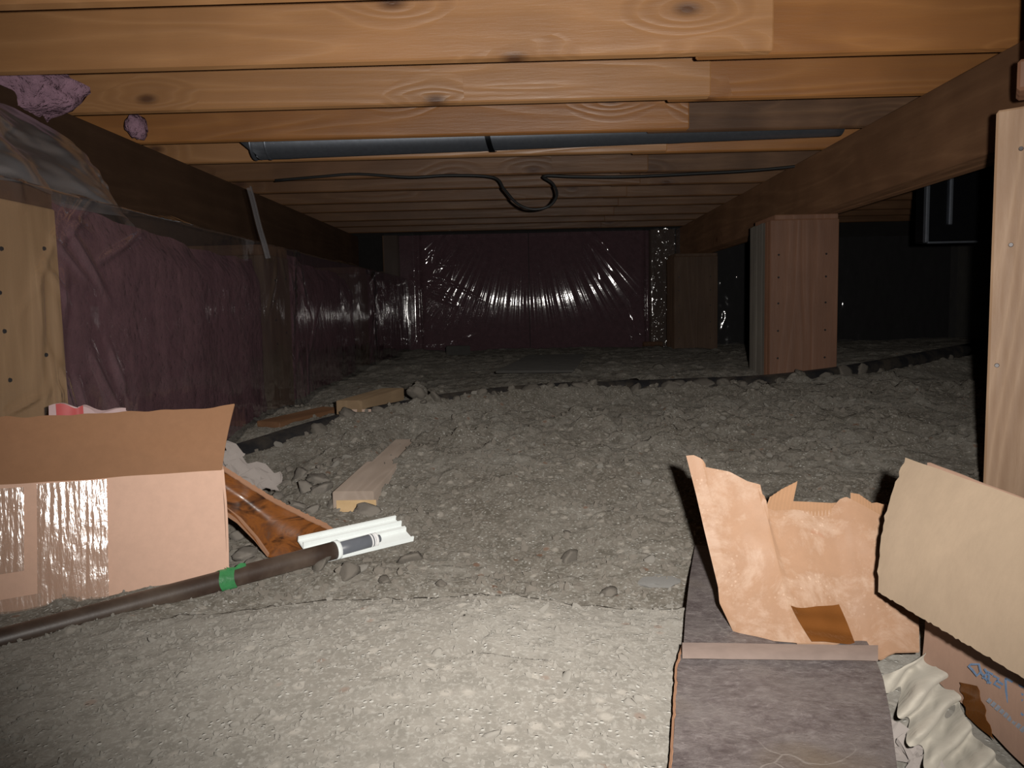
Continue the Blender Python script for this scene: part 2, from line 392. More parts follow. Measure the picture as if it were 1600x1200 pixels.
def tps(x, y):
    sh = x.shape; q = np.c_[x.ravel(), y.ravel()]; out = TP[-3] + TP[-2] * q[:, 0] + TP[-1] * q[:, 1]
    for i in range(len(C3)):
        d2 = (q[:, 0] - C3[i, 0]) ** 2 + (q[:, 1] - C3[i, 1]) ** 2
        out += TP[i] * .5 * d2 * np.log(d2 + 1e-12)
    return out.reshape(sh)
gx = np.unique(np.r_[np.arange(-1.6, -.85, .015), np.arange(-.85, .9, .0055), np.arange(.9, 3.31, .014)])
gy = [.1]
while gy[-1] < 6.35: gy.append(gy[-1] + max(.0055, .0048 * gy[-1]))
gy = np.array(gy)
GX, GY = np.meshgrid(gx, gy)
GZ = tps(GX, GY)
PIPE = [at(250, 760, 2.02), at(330, 724, 2.13), at(400, 701, 2.25), at(480, 676, 2.38), at(560, 655, 2.5), at(700, 628, 2.68), at(850, 612, 2.86), at(975, 607, 3.0),
        at(1100, 602, 3.07), at(1200, 597, 3.13), at(1310, 584, 3.22), at(1400, 568, 3.45), at(1520, 545, 3.9)]
PX = np.array([p.x for p in PIPE]); PY = np.array([p.y for p in PIPE]); PZ = np.array([p.z - CZ for p in PIPE])
py_ = np.interp(GX, PX, PY); pz_ = np.interp(GX, PX, PZ)
# how far the soil stands above the pipe axis along its run (negative: pipe bared)
off = np.interp(GX, [p.x for p in PIPE], [-.03, -.02, -.012, .008, .03, .012, .03, -.006, .012, -.004, .004, -.02, -.02])
wgt = np.exp(-((GY - py_ + .03) / .11) ** 2) * ((GX > PX[0]) & (GX < PX[-1] + .4))
GZ = GZ * (1 - wgt) + (pz_ + off) * wgt
far = ss(1.1, 1.5, GY)
GZ += fbm(GX * 2.2, GY * 2.2, 3, 3) * (.008 + .012 * far)
GZ += fbm(GX * 11, GY * 11, 3, 11) * (.004 + .007 * far)
GZ += fbm(GX * 45, GY * 45, 3, 23) * (.0018 + .0028 * far)
# terrace lip: a ragged little step where the trodden soil ends
lip = 1.125 + .02 * fbm(GX[0] * 6, GX[0] * 0 + 3, 3, 5) + .03 * ss(.1, .5, gx) - .0 * gx
stepm = ss(-.004, .010, GY - lip[None, :]) * (1 - ss(.0, .30, GY - lip[None, :])) * ss(-.62, -.45, GX) * (1 - ss(.25, .5, GX))
GZ -= .034 * stepm
# dried cracks
cr = np.abs(fbm(GX * 7, GY * 7, 2, 41)); GZ -= .007 * np.exp(-(cr / .012) ** 2) * ss(.1, .45, fbm(GX * 3, GY * 3, 2, 51) + .2)
def splat(x, y, R, h, asp=1.0):
    i0, i1 = np.searchsorted(gx, [x - R, x + R]); j0, j1 = np.searchsorted(gy, [y - R, y + R])
    if i1 - i0 < 2 or j1 - j0 < 2: return
    q = ((GX[j0:j1, i0:i1] - x) / R) ** 2 + ((GY[j0:j1, i0:i1] - y) / (R * asp)) ** 2
    GZ[j0:j1, i0:i1] += h * np.sqrt(np.clip(1 - q, 0, 1))
for k in range(2300):
    y = 1.25 + 2.6 * rng.random() ** 1.2; x = -.95 + rng.random() * 3.2
    R = .007 + .019 * rng.random() ** 4; splat(x, y, R, R * (.15 + .35 * rng.random() ** 2), .8 + .4 * rng.random())
for k in range(420):
    y = 3.4 + 2.8 * rng.random(); x = -.95 + rng.random() * 3.6
    R = .014 + .025 * rng.random() ** 3; splat(x, y, R, R * .35)
for k in range(700):
    y = .5 + .8 * rng.random(); x = -.8 + rng.random() * 1.6
    R = .006 + .009 * rng.random() ** 2; splat(x, y, R, R * .25)
for k in range(650):
    y = 2.1 + 1.1 * rng.random(); x = -.6 + rng.random() * 2.6
    R = .016 + .034 * rng.random() ** 2; splat(x, y, R, R * (.2 + .35 * rng.random()), .7 + .5 * rng.random())
for k in range(260):
    y = 1.3 + .9 * rng.random(); x = -.6 + rng.random() * 1.9
    R = .012 + .03 * rng.random() ** 2; splat(x, y, R, R * (.12 + .2 * rng.random()), .7 + .5 * rng.random())
def carve(a, b, hw, drop, soft=.02):
    # press the soil down under a long object running from a to b
    a = np.array(a[:3]) - [0, 0, CZ]; b = np.array(b[:3]) - [0, 0, CZ]; d = b - a; L2_ = d[0] ** 2 + d[1] ** 2
    t_ = np.clip(((GX - a[0]) * d[0] + (GY - a[1]) * d[1]) / L2_, 0, 1)
    dist = np.hypot(GX - a[0] - t_ * d[0], GY - a[1] - t_ * d[1]); lim = a[2] + t_ * d[2] - drop
    lim = lim + np.maximum(0, dist - hw) / soft * .02
    GZ[:] = np.minimum(GZ, lim)
carve(at(551, 770, 1.70), at(634, 688, 2.36), .022, .004)
carve(at(551, 775, 1.60), at(551, 775, 1.70), .05, .035)
carve(at(478, 877, 1.40), at(631, 838, 1.545), .05, .004)
carve(at(-60, 1016, 1.05), at(526, 859, 1.42), .014, .012)
carve(at(545, 628, 2.36), at(612, 606, 2.95), .07, .042)
def gz(x, y):
    i = int(np.clip(np.searchsorted(gx, x), 1, len(gx) - 1)); j = int(np.clip(np.searchsorted(gy, y), 1, len(gy) - 1))
    tx = (x - gx[i - 1]) / (gx[i] - gx[i - 1]); ty = (y - gy[j - 1]) / (gy[j] - gy[j - 1])
    a = GZ[j - 1, i - 1] * (1 - tx) + GZ[j - 1, i] * tx; b = GZ[j, i - 1] * (1 - tx) + GZ[j, i] * tx
    return float(a * (1 - ty) + b * ty) + CZ
def gmax(x, y, R=.03):
    return max(gz(x + a * R, y + b * R) for a in (-1, -.5, 0, .5, 1) for b in (-1, -.5, 0, .5, 1))
nyy, nxx = GX.shape
idx = np.arange(nyy * nxx).reshape(nyy, nxx)
fq = np.stack([idx[:-1, :-1], idx[:-1, 1:], idx[1:, 1:], idx[1:, :-1]], -1).reshape(-1, 4)
me = bpy.data.meshes.new('floor'); Vg = np.c_[GX.ravel(), GY.ravel(), GZ.ravel() + CZ]
me.vertices.add(len(Vg)); me.vertices.foreach_set('co', Vg.ravel())
me.loops.add(fq.size); me.loops.foreach_set('vertex_index', fq.ravel().astype(np.int32))
me.polygons.add(len(fq)); me.polygons.foreach_set('loop_start', np.arange(0, fq.size, 4, dtype=np.int32))
me.polygons.foreach_set('use_smooth', np.ones(len(fq), dtype=bool))
me.update(calc_edges=True); me.validate(); me.materials.append(SOIL)
floor = put(bpy.data.objects.new('floor', me)); tag(floor, 'grey brown bare soil floor of the crawl space, paler near the hatch', kind='structure')

# ------------------------------------------------------------------ shell
ceil = empty('ceiling', (0, 3.4, CZ + .84), 'wooden subfloor boards above the joists', kind='structure')
for k in range(5):
    box('subfloor_panel', (-1.62, .1 + k * 1.25, CZ + .838), (3.3, .1 + k * 1.25 + 1.245, CZ + .856), PLY, ceil, .002)
tag(box('wall_left', (-1.75, .1, -.1), (-1.62, 6.4, CZ + .84), CONC), 'concrete foundation wall behind the left insulation', kind='structure')
tag(box('wall_back', (-1.75, 6.36, -.05), (3.4, 6.5, CZ + .84), CONCD), 'dark far wall behind insulation and plastic film', kind='structure')
tag(box('wall_right', (3.3, .1, -.05), (3.42, 6.4, CZ + .84), CONC), 'dark foundation wall far to the right', kind='structure')

# ------------------------------------------------------------------ joists
ords = 'first second third fourth fifth sixth seventh eighth ninth tenth eleventh twelfth thirteenth'.split()
look_l = ['pale', 'wide pale', 'pale, knotted', 'amber, two-knotted', 'frosted', 'grey-streaked'] + ['dim brown'] * 7
look_r = ['amber', 'amber, knotted and dented', 'amber, knotty', 'dark-stained', 'amber', 'grey'] + ['dim brown'] * 7
JY = [1.555 + .406 * k for k in range(12)]
for k, Y in enumerate(JY):
    dz = [0, 0, .002, -.001, .004, -.002, .003, 0, .004, -.003, .002, 0][k]
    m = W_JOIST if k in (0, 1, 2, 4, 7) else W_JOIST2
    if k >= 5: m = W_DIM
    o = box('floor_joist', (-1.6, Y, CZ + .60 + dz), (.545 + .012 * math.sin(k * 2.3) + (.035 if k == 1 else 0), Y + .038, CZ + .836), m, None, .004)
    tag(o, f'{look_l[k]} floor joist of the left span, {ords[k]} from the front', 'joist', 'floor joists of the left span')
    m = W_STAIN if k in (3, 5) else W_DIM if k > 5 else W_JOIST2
    o = box('floor_joist', (.42, Y + .0395, CZ + .603 + dz), (3.28, Y + .0775, CZ + .837), m, None, .004)
    tag(o, f'{look_r[k]} floor joist lapped behind on the right, {ords[k]} from the front', 'joist', 'floor joists of the right span')

# ------------------------------------------------------------------ beams
def beam(x0, x1, z0, z1, y0, y1, plies, m, label):
    t = empty('support_beam', ((x0 + x1) / 2, (y0 + y1) / 2, CZ + z0), label, 'beam')
    wdt = (x1 - x0) / plies
    for i in range(plies):
        box('ply', (x0 + i * wdt + .0006, y0, CZ + z0 + .002 * (i % 2)), (x0 + (i + 1) * wdt - .0006, y1, CZ + z1 - .001 * (i % 2)), m, t, .004)
    return t
beam(1.15, 1.27, .365, .598, 1.62, 6.3, 3, W_BEAM, 'long dark built-up beam under the joists on the right, resting on posts')
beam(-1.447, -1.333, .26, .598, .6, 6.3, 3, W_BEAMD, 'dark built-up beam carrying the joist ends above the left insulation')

# ------------------------------------------------------------------ posts
def nails(t, face, pts, axis):
    base = None
    for p in pts:
        if base is None:
            bm = bmesh.new(); bmesh.ops.create_cone(bm, cap_ends=True, segments=8, radius1=.0045, radius2=.0035, depth=.003)
            o = bm_obj('nail', bm, NAIL, t, p); base = o
        else:
            o = base.copy(); COL.objects.link(o); o.parent = t; o.location = Vector(p) - t.location
        o.rotation_euler = (math.pi / 2, 0, 0) if axis == 'y' else (0, math.pi / 2, 0)
def post(x0, x1, y0, n, z0, z1, label, front, side, shim=None, group=None):
    t = empty('built_up_post', ((x0 + x1) / 2, y0 + n * .019, CZ + z0), label, 'post', group)
    for i in range(n):
        j = (i * 7 % 5 - 2) * .0006 if i else 0
        box('plank', (x0 + j, y0 + i * .038 + .0005, CZ + z0), (x1 + j, y0 + (i + 1) * .038 - .0005, CZ + z1 - .001 * (i % 3)), front if i < 2 else side, t, .003)
    nails(t, 0, [(x, y0 - .001, CZ + z0 + (z1 - z0) * q) for x in (x0 + .035, x1 - .05) for q in (.2, .36, .52, .67, .8)], 'y')
    if shim: box('shim', (x0 + shim, y0 + .01, CZ + z1 + .0005), (x1, y0 + n * .038 - .01, CZ + .3645), front, t, .003)
    return t
post(.985, 1.262, 3.3, 8, -.36, .343, 'thick laminated post with reddish front face below the beam', W_POST, W_POSTG, .02)
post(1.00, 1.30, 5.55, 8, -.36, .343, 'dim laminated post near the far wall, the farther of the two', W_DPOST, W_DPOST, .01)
NA = math.radians(-30)                                     # this post stands turned towards the hatch
NR = Matrix.Translation((.852, 1.5, 0)) @ Matrix.Rotation(NA, 4, 'Z')
NP = empty('built_up_post', (.95, 1.6, .05), 'pale streaked post close by, cut off by the frame at right', 'post')
def turned(name, lo, hi, m, parent=None, bev=.004):
    o = box(name, lo, hi, m, None, bev)
    M_ = NR @ Matrix.Translation(o.location)
    o.matrix_world = M_
    if parent: o.parent = parent; o.matrix_parent_inverse = Matrix.Identity(4); o.location = o.location - parent.location
    return o
for i in range(4):
    o = turned('plank', (0, i * .0385, CZ - .47), (.235, i * .0385 + .038, CZ + .350 - .003 * (i % 2)), W_NEAR if i < 2 else W_POST, NP)
    if i == 0:                                            # splintered, ragged top of the front plank
        for v in o.data.vertices:
            if v.co.z > .3: v.co.z += .012 * mnoise.noise(Vector((v.co.x * 30, 0, 3))) + .16 * min(0, v.co.x + .07)
for x, z in ((.03, .1), (.015, -.12), (.04, .27), (.06, -.05)):
    bm = bmesh.new(); bmesh.ops.create_cone(bm, cap_ends=True, segments=8, radius1=.0045, radius2=.0035, depth=.003)
    o = bm_obj('nail', bm, NAIL, None, (0, 0, 0)); o.matrix_world = NR @ Matrix.Translation((x, -.001, CZ + z)) @ Matrix.Rotation(math.pi / 2, 4, 'X')
    o.parent = NP; o.location = o.location - NP.location
tag(turned('timber_block', (.030, .005, CZ + .374), (.235, .1, CZ + .428), W_POST, None, .005), 'short brown timber block on top of the pale near post', 'block')
tag(turned('timber_block', (.042, .005, CZ + .431), (.24, .053, CZ + .60), W_BEAM, None, .005), 'upright brown timber packing above the small block at the near post', 'block')

# ------------------------------------------------------------------ left wall: boards, insulation, film
LP = [(1.385, 1.625), (2.95, 3.2), (4.5, 4.75)]
names = ['tan stud post behind plastic film nearest on the left wall', 'dim stud post behind film at the middle of the left wall', 'dark stud post behind film toward the far left corner']
for (y0, y1), lb in zip(LP, names):
    t = empty('wall_post', (-1.1, (y0 + y1) / 2, .04), lb, 'post', None)
    for i in range(8):
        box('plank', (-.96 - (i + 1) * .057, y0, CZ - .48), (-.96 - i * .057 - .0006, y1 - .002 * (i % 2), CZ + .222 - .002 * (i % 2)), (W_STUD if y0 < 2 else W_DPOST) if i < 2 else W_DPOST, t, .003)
    nails(t, 0, [(-.959, y0 + a * (y1 - y0), CZ + z) for a, z in ((.2, .05), (.22, -.02), (.26, .13), (.72, -.07), (.8, .14), (.24, -.11))], 'x')
    box('shim', (-1.45, y0, CZ + .2228), (-.965, y1, CZ + .2595), W_BEAM, t, .003)
bays = [(.6, 1.375), (1.635, 2.94), (3.21, 4.49), (4.76, 6.2)]
bl = ['pink insulation batt beside the open carton, nearest bay of the left wall', 'pink insulation batt between the tan stud post and the middle post', 'dim pink insulation batt between the middle and farthest left posts', 'dark insulation batt in the far left corner bay']
for (y0, y1), lb in zip(bays, bl):
    yy = np.linspace(y0, y1, 60); zz = np.linspace(-.5, .245, 40); Yg, Zg = np.meshgrid(yy, zz)
    q = (Yg - y0) / (y1 - y0)
    Xg = -.99 + .03 * np.sin(np.pi * q) ** .5 + .014 * fbm(Yg * 7, Zg * 5, 4, 9) - .05 * ss(.15, .26, Zg) * (1 + fbm(Yg * 5, Zg * 3, 2, 4))
    Zt = Zg + .03 * fbm(Yg * 5, Zg * 0 + 1.7, 3, 6) * ss(-.3, .24, Zg) - .05 * ss(.0, 1, q) * ss(-.3, .24, Zg) * (0 if y0 < 1 else 1)
    tag(slab('insulation_batt', np.dstack([Xg, Yg, Zt + CZ]), -.22, PINK), lb, 'insulation')
# pink rim insulation stuffed between the joist ends
def wad(name, c, sx, sy, sz, m, seed, sub=3, amp=.35, freq=3.0, parent=None):
    bm = bmesh.new(); bmesh.ops.create_icosphere(bm, subdivisions=sub, radius=1)
    for v in bm.verts:
        d = v.co.normalized(); k = 1 + amp * mnoise.fractal(d * freq + Vector((seed * 3.1, 0, seed)), .8, 2.0, 3)
        v.co = Vector((d.x * sx, d.y * sy, d.z * sz)) * k
    return bm_obj(name, bm, m, parent, c, smooth=True)
tag(wad('insulation_wad', at(40, 158, 2.2) + Vector((-.07, 0, .03)), .20, .14, .085, PINKL, 3, 4, .22, 2.4), 'large pale pink insulation wad between the joist ends at upper left', 'insulation')
tag(wad('insulation_wad', at(228, 208, 2.69) + Vector((-.03, 0, .02)), .03, .05, .04, PINKL, 5, 3, .25, 3), 'small pink insulation tuft at the end of the third joist', 'insulation')

def film_grid(y0, y1, n, k, seed, xoff=0):
    s = np.linspace(0, 1, n); t = np.linspace(0, 1, k); Sg, Tg = np.meshgrid(s, t)
    Y = y0 + (y1 - y0) * Sg
    up = np.clip(Tg / .08, 0, 1); dn = np.clip((Tg - .08) / .92, 0, 1)
    X = -1.0 + .072 * up ** .6 + xoff
    Z = .272 - .02 * up - dn * .70
    X = X + .012 * np.sin(np.pi * dn)
    cyc = np.zeros_like(Y)
    for a, b in LP: cyc += np.exp(-((Y - (a + b) / 2) / .16) ** 2)
    X = X + .012 * cyc * (dn > 0)
    # diagonal drag folds fan out from the staples at the posts
    for i in range(70):
        rr = np.random.default_rng(seed * 100 + i)
        a, b = LP[rr.integers(0, 3)]; ys = rr.uniform(a - .05, b + .1); zs = rr.choice([.22, .1, -.1, -.3]) + rr.normal(0, .05)
        ang = rr.normal(-1.15, .45) if rr.random() < .7 else rr.normal(.9, .4)
        L_ = rr.uniform(.1, .45); wd = rr.uniform(.006, .016)
        u = (Y - ys) * math.cos(ang) + (Z - zs) * math.sin(ang); v = -(Y - ys) * math.sin(ang) + (Z - zs) * math.cos(ang)
        X = X + rr.uniform(.004, .011) * np.exp(-(v / wd) ** 2) * ss(-.02, .06, u) * (1 - ss(L_ * .4, L_, u))
    X = X + .009 * fbm(Y * 5, Z * 3, 2, seed) + .0014 * fbm(Y * 22, Z * 5, 3, seed + 9)
    Z = Z + .02 * fbm(Y * 5, Z * 0, 3, seed + 2) * (1 - up)
    return np.dstack([X, Y, Z + CZ])
tag(slab('plastic_film', film_grid(1.29, 6.12, 620, 150, 3), 0, FILM), 'clear plastic film stapled over the left wall insulation', 'plastic film')
# loose end of the film flopping over the beam at upper left
s = np.linspace(0, 1, 90); t = np.linspace(0, 1, 60); Sg, Tg = np.meshgrid(s, t)
Yl = 1.3 + .75 * Sg; Xl = -1.3 + .34 * Tg ** .7 + .035 * np.sin(Sg * 15 + Tg * 3) * Tg + .03 * fbm(Sg * 5, Tg * 4, 3, 31); Zl = .56 - .30 * Tg + .02 * fbm(Sg * 6, Tg * 3, 3, 33) - .03 * Sg
tag(slab('plastic_film', np.dstack([Xl, Yl, Zl + CZ]), 0, FILM2), 'loose hazy plastic flap hanging at the top of the left wall', 'plastic film')
# a stiff strip of film folded at the middle post
s = np.linspace(0, 1, 12); t = np.linspace(0, 1, 30); Sg, Tg = np.meshgrid(s, t)
p0, p1 = at(393, 292, 2.75), at(423, 404, 2.72)
G = np.zeros((30, 12, 3))
for i in range(30):
    for j in range(12):
        p = p0.lerp(p1, t[i]); wd = .022; a = (s[j] - .5) * 2
        G[i, j] = p + Vector((-a * wd * .6 - .012 * a * a, a * wd, .004 * math.sin(9 * t[i])))
tag(slab('film_strip', G, 0, FILM2), 'narrow folded plastic strip hanging beside the middle left post', 'plastic film')

# ------------------------------------------------------------------ far wall: insulation and film
for (x0, x1), lb in (((-1.0, .0), 'dark pink insulation batt in the left half of the far wall'), ((.005, .93), 'dark pink insulation batt in the right half of the far wall')):
    xx = np.linspace(x0, x1, 60); zz = np.linspace(-.36, .59, 40); Xg, Zg = np.meshgrid(xx, zz)
    Yg = 6.235 - .02 * np.sin(np.pi * (Xg - x0) / (x1 - x0)) ** .5 + .012 * fbm(Xg * 6, Zg * 6, 4, 12)
    tag(slab('insulation_batt', np.dstack([Xg, Yg, Zg + CZ]), -.10, PINK), lb, 'insulation')
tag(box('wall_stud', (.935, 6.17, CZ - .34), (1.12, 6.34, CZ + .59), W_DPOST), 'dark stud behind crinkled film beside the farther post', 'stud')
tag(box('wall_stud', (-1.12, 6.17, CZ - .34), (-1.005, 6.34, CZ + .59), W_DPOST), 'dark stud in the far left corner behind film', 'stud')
xx = np.linspace(-1.1, 1.35, 620); zz = np.linspace(-.33, .595, 170); Xg, Zg = np.meshgrid(xx, zz)
Yg = np.full_like(Xg, 6.13)
body = ss(-.88, -.78, Xg) * (1 - ss(.84, .92, Xg))
Yg -= body * .035 * np.sin(np.pi * np.clip((Zg + .33) / .925, 0, 1)) ** .7
Yg += .012 * (Zg - .17) * body
Yg += .03 * np.exp(-((Xg + .84) / .02) ** 2) + .03 * np.exp(-((Xg - .9) / .02) ** 2)
# pleats: a fan hung from the top edge, plus drags from the corners
ang = np.arctan2(Xg + .02, 1.15 - Zg)
Yg += body * (.0045 * fbm(ang * 42, Zg * .5, 3, 62)) * (.6 + .6 * vnoise(ang * 9, Zg * .7, 63))
for i in range(46):
    rr = np.random.default_rng(900 + i)
    cx, cz, a0 = [(-.82, -.28, .75), (-.82, .25, -.2), (-.62, .56, -2.2), (.45, .57, -.9), (.86, -.3, 2.2), (.98, -.2, .8)][i % 6]
    an = a0 + rr.normal(0, .35); L_ = rr.uniform(.15, .5); wd = rr.uniform(.006, .014)
    ox, oz = cx + rr.normal(0, .07), cz + rr.normal(0, .05)
    u = (Xg - ox) * math.cos(an) + (Zg - oz) * math.sin(an); v = -(Xg - ox) * math.sin(an) + (Zg - oz) * math.cos(an)
    Yg -= rr.uniform(.003, .009) * np.exp(-(v / wd) ** 2) * ss(0, .05, u) * (1 - ss(L_ * .4, L_, u))
crink = ss(.93, .96, Xg) * (1 - ss(1.12, 1.15, Xg)); Yg += crink * .008 * fbm(Xg * 30, Zg * 16, 4, 71)
tag(slab('plastic_film', np.dstack([Xg, Yg, Zg + CZ]), 0, FILM), 'shiny pleated plastic film stretched over the far wall', 'plastic film')

xx = np.linspace(1.4, 3.25, 160); zz = np.linspace(-.3, .5, 70); Xg, Zg = np.meshgrid(xx, zz)
Yg = 6.16 + .014 * fbm(Xg * 9, Zg * 4, 4, 81) + .006 * fbm(Xg * 30, Zg * 12, 3, 82)
tag(slab('plastic_film', np.dstack([Xg, Yg, Zg + CZ]), 0, FILM), 'barely lit crinkled plastic film on the far wall right of the posts', 'plastic film')
# ------------------------------------------------------------------ ducts, cable
dt = empty('round_duct', (0, 2.98, CZ + .64), 'grey round metal duct sagging across below the joists', 'duct')
a = Vector((-1.045, 2.985, CZ + .634)); b = Vector((1.14, 2.985, CZ + .668))
n, seg = 40, 24; V, Fc = [], []
for i in range(n + 1):
    p = a.lerp(b, i / n)
    for k in range(seg):
        an = 2 * math.pi * k / seg; rr = .063 + (.0012 if i % 13 == 3 else 0)
        q = p + Vector((0, math.cos(an) * rr, math.sin(an) * rr))
        if i == 0: q.x -= (math.sin(an)) * .07
        V.append(q)
for i in range(n):
    for k in range(seg):
        Fc.append((i * seg + k, i * seg + (k + 1) % seg, (i + 1) * seg + (k + 1) % seg, (i + 1) * seg + k))
Fc += [tuple(range(seg))[::-1], tuple(n * seg + k for k in range(seg))]
mesh('duct_pipe', V, Fc, METAL, dt, smooth=True)
for fx in (.02, .045):
    p = a.lerp(b, fx); tube('crimp_ring', [p + Vector((-.003, 0, 0)), p + Vector((.003, 0, 0))], .0655, METAL, dt, 24)
p = a.lerp(b, .41)
sl = [p + Vector((.0 + .03 * q, -.068 * math.cos(q * 2.4 - .4), -.068 * math.sin(q * 2.4 - .4))) for q in np.linspace(0, 1, 9)]
slab('hanger_strap', [[list(c_ + Vector((dx, 0, 0))) for dx in (-.01, .01)] for c_ in sl], .0015, METALD, dt)

rd = empty('rectangular_duct', (2.2, 3.4, CZ + .24), 'dark rectangular sheet-metal duct hanging beyond the beam', 'duct')
box('duct_body', (1.575, 3.22, CZ + .235), (3.25, 3.32, CZ + .585), METALD, rd, .004)
box('end_seam', (1.563, 3.205, CZ + .232), (1.577, 3.23, CZ + .588), METAL, rd, .003)
box('joint_seam', (1.655, 3.207, CZ + .30), (1.668, 3.221, CZ + .585), METAL, rd, .003)
box('bottom_flange', (1.575, 3.206, CZ + .228), (3.25, 3.222, CZ + .236), METAL, rd, .002)

cab = [(1300, 254, 3.50), (1180, 266, 3.54), (1090, 271, 3.55), (980, 276, 3.55), (900, 276, 3.55), (850, 275, 3.54), (864, 287, 3.52), (870, 305, 3.50), (858, 322, 3.49), (832, 327, 3.49),
       (808, 318, 3.50), (788, 296, 3.52), (770, 277, 3.54), (700, 274, 3.55), (640, 277, 3.55), (560, 272, 3.55), (500, 276, 3.55), (430, 282, 3.56)]
tag(tube('electric_cable', [at(*c) for c in cab], .0062, CABLE, None, 8, True, 5), 'black cable with a hanging loop under the joists', 'cable')

# ------------------------------------------------------------------ black drain pipe
dp = empty('drain_pipe', PIPE[6], 'black plastic drain pipe half buried across the soil', 'pipe')
tube('pipe_run', PIPE, .030, BLACK, dp, 20, True, 4)
tube('coupling', [PIPE[7] + Vector((-.04, -.028, -.002)), PIPE[7] + Vector((.05, .03, .002))], .034, BLACK, dp, 20)

# ------------------------------------------------------------------ scrap timber
def board(name, a, b, wd, th, m, label, cat='board', endm=None, roll=0.0):
    """board whose top-centre line runs from a (near end) to b"""
    a, b = Vector(a), Vector(b); d = b - a; L_ = d.length
    t = empty(name, (a + b) / 2 - Vector((0, 0, th)), label, cat)
    o = bm_obj('plank', box_bm(wd, L_, th, .003), m, t, (0, 0, 0))
    z = d.normalized(); side = z.cross(Vector((0, 0, 1))).normalized(); upv = side.cross(z)
    R = Matrix((side, z, upv)).transposed() @ Matrix.Rotation(roll, 3, 'Y')
    o.matrix_local = Matrix.Translation(Vector((0, 0, th)) - upv * th / 2) @ R.to_4x4()
    if endm:
        e = bm_obj('sawn_end', box_bm(wd - .004, .002, th - .004, 0), endm, t)
        e.matrix_local = o.matrix_local @ Matrix.Translation((0, -L_ / 2 - .0008, 0))
    return t
board('scrap_lumber', at(551, 768, 1.70), at(634, 686, 2.36), .091, .042, W_SCRAP, 'dusty two-by-four half sunk in the soil with a sawn tan end', 'board', W_END)
board('scrap_lumber', at(545, 626, 2.48), at(614, 606, 2.95), .085, .045, W_STUDO, 'short tan offcut with pale sawn end lying by the drain pipe', 'board', W_PALE)
p0, p1 = at(835, 590, 3.45), at(870, 552, 4.75)
zz_ = max(gmax(p.x, p.y, .15) for p in (p0, p1, (p0 + p1) / 2)) + .018
board('plywood_sheet', (p0.x, p0.y, zz_), (p1.x, p1.y, zz_ - .004), .34, .010, CONC, 'dark flat sheet lying on the soil before the far wall', 'board')
g0, g1 = at(350, 700, 2.2), at(445, 652, 2.52)
board('scrap_lumber', (-.86, 2.56, gmax(-.86, 2.56) + .012), (-.72, 2.86, gmax(-.72, 2.86) + .012), .10, .02, W_BEAM, 'dark reddish board lying along the foot of the left wall', 'board')
cb = at(716, 548, 5.5); cb.z = gmax(cb.x, cb.y, .06)
t = empty('masonry_block', cb, 'small pale block lying at the foot of the far wall', 'block')
bm_obj('block_body', box_bm(.165, .09, .062, .006, 2), CONC, t, (cb.x, cb.y, cb.z + .03), (0, 0, .1))
box('far_ledge', (.86, 6.02, CZ - .33), (1.0, 6.1, CZ - .26), W_BEAM, None) and None
tag(bpy.data.objects['far_ledge'], 'dark timber stub lying below the film at the far wall', 'board'); bpy.data.objects['far_ledge'].name = 'timber_stub'

# ------------------------------------------------------------------ open carton, left
ct = empty('open_carton', at(180, 945, 1.31), 'open brown cardboard carton with crinkled clear tape at left', 'carton')
BR, BL = at(356, 907, 1.345), at(0, 977, 1.20)
TR, TL = at(347, 734, 1.385), at(0, 757, 1.24)
dB = (BL - BR); BL2 = BR + dB * 1.1; TL2 = TR + (TL - TR) * 1.1
back = Vector((-.646, .763, 0)).normalized() * .30; back = Vector((dB.y, -dB.x, 0)).normalized() * .17
if back.y < 0: back = -back
def quad_sheet(name, A, Bq, C, D, th, m, parent, n=24, k=12, wob=.0, seed=0):
    """A bottom-left, Bq bottom-right, C top-right, D top-left seen from the front"""
    G = np.zeros((k, n, 3)); nn = (Bq - A).cross(D - A).normalized()
    for i in range(k):
        for j in range(n):
            u, v = j / (n - 1), i / (k - 1)
            p = (A * (1 - u) + Bq * u) * (1 - v) + (D * (1 - u) + C * u) * v
            p = p + nn * wob * mnoise.noise(Vector((u * 3.2, v * 2.4, seed)))
            G[i, j] = p
    return slab(name, G, -th, m, parent)
nf = (BR - BL).cross(TL - BL).normalized()              # towards the camera
quad_sheet('front_panel', BL2, BR, TR, TL2, .004, CARD, ct, 40, 16, .004, 1)
FR, FL = at(358, 636, 1.45), at(0, 653, 1.31); FL2 = FR + (FL - FR) * 1.1
G = np.zeros((14, 60, 3))
for i in range(14):
    for j in range(60):
        u, v = j / 59, i / 13
        p = (TL2.lerp(TR, u)).lerp(FL2.lerp(FR, u), v)
        p += nf * .006 * mnoise.noise(Vector((u * 4, v * 2, 5))) + Vector((0, 0, 1)) * .004 * v * mnoise.noise(Vector((u * 13, 0, 9)))
        if u > .93: p += Vector((.01, 0, .006)) * v * v * (u - .93) / .07
        G[i, j] = p
slab('top_flap', G, -.0045, CARDIN, ct)
quad_sheet('side_panel', BR + back, BR, TR, TR + back, .004, CARD, ct, 16, 8, .003, 2)
quad_sheet('side_panel', BL2, BL2 + back, TL2 + back, TL2, .004, CARD, ct, 16, 8, .003, 3)
quad_sheet('back_panel', BR + back, BL2 + back, TL2 + back, TR + back, .004, CARD, ct, 24, 8, .003, 4)
quad_sheet('bottom_panel', BL2, BR, BR + back, BL2 + back, .004, CARDIN, ct, 24, 8, 0, 5)
def face_pt(u, v, lift):                                  # u 0..1 along the visible front (BL->BR), v up
    return (BL.lerp(BR, u)).lerp(TL.lerp(TR, u), v) + nf * lift
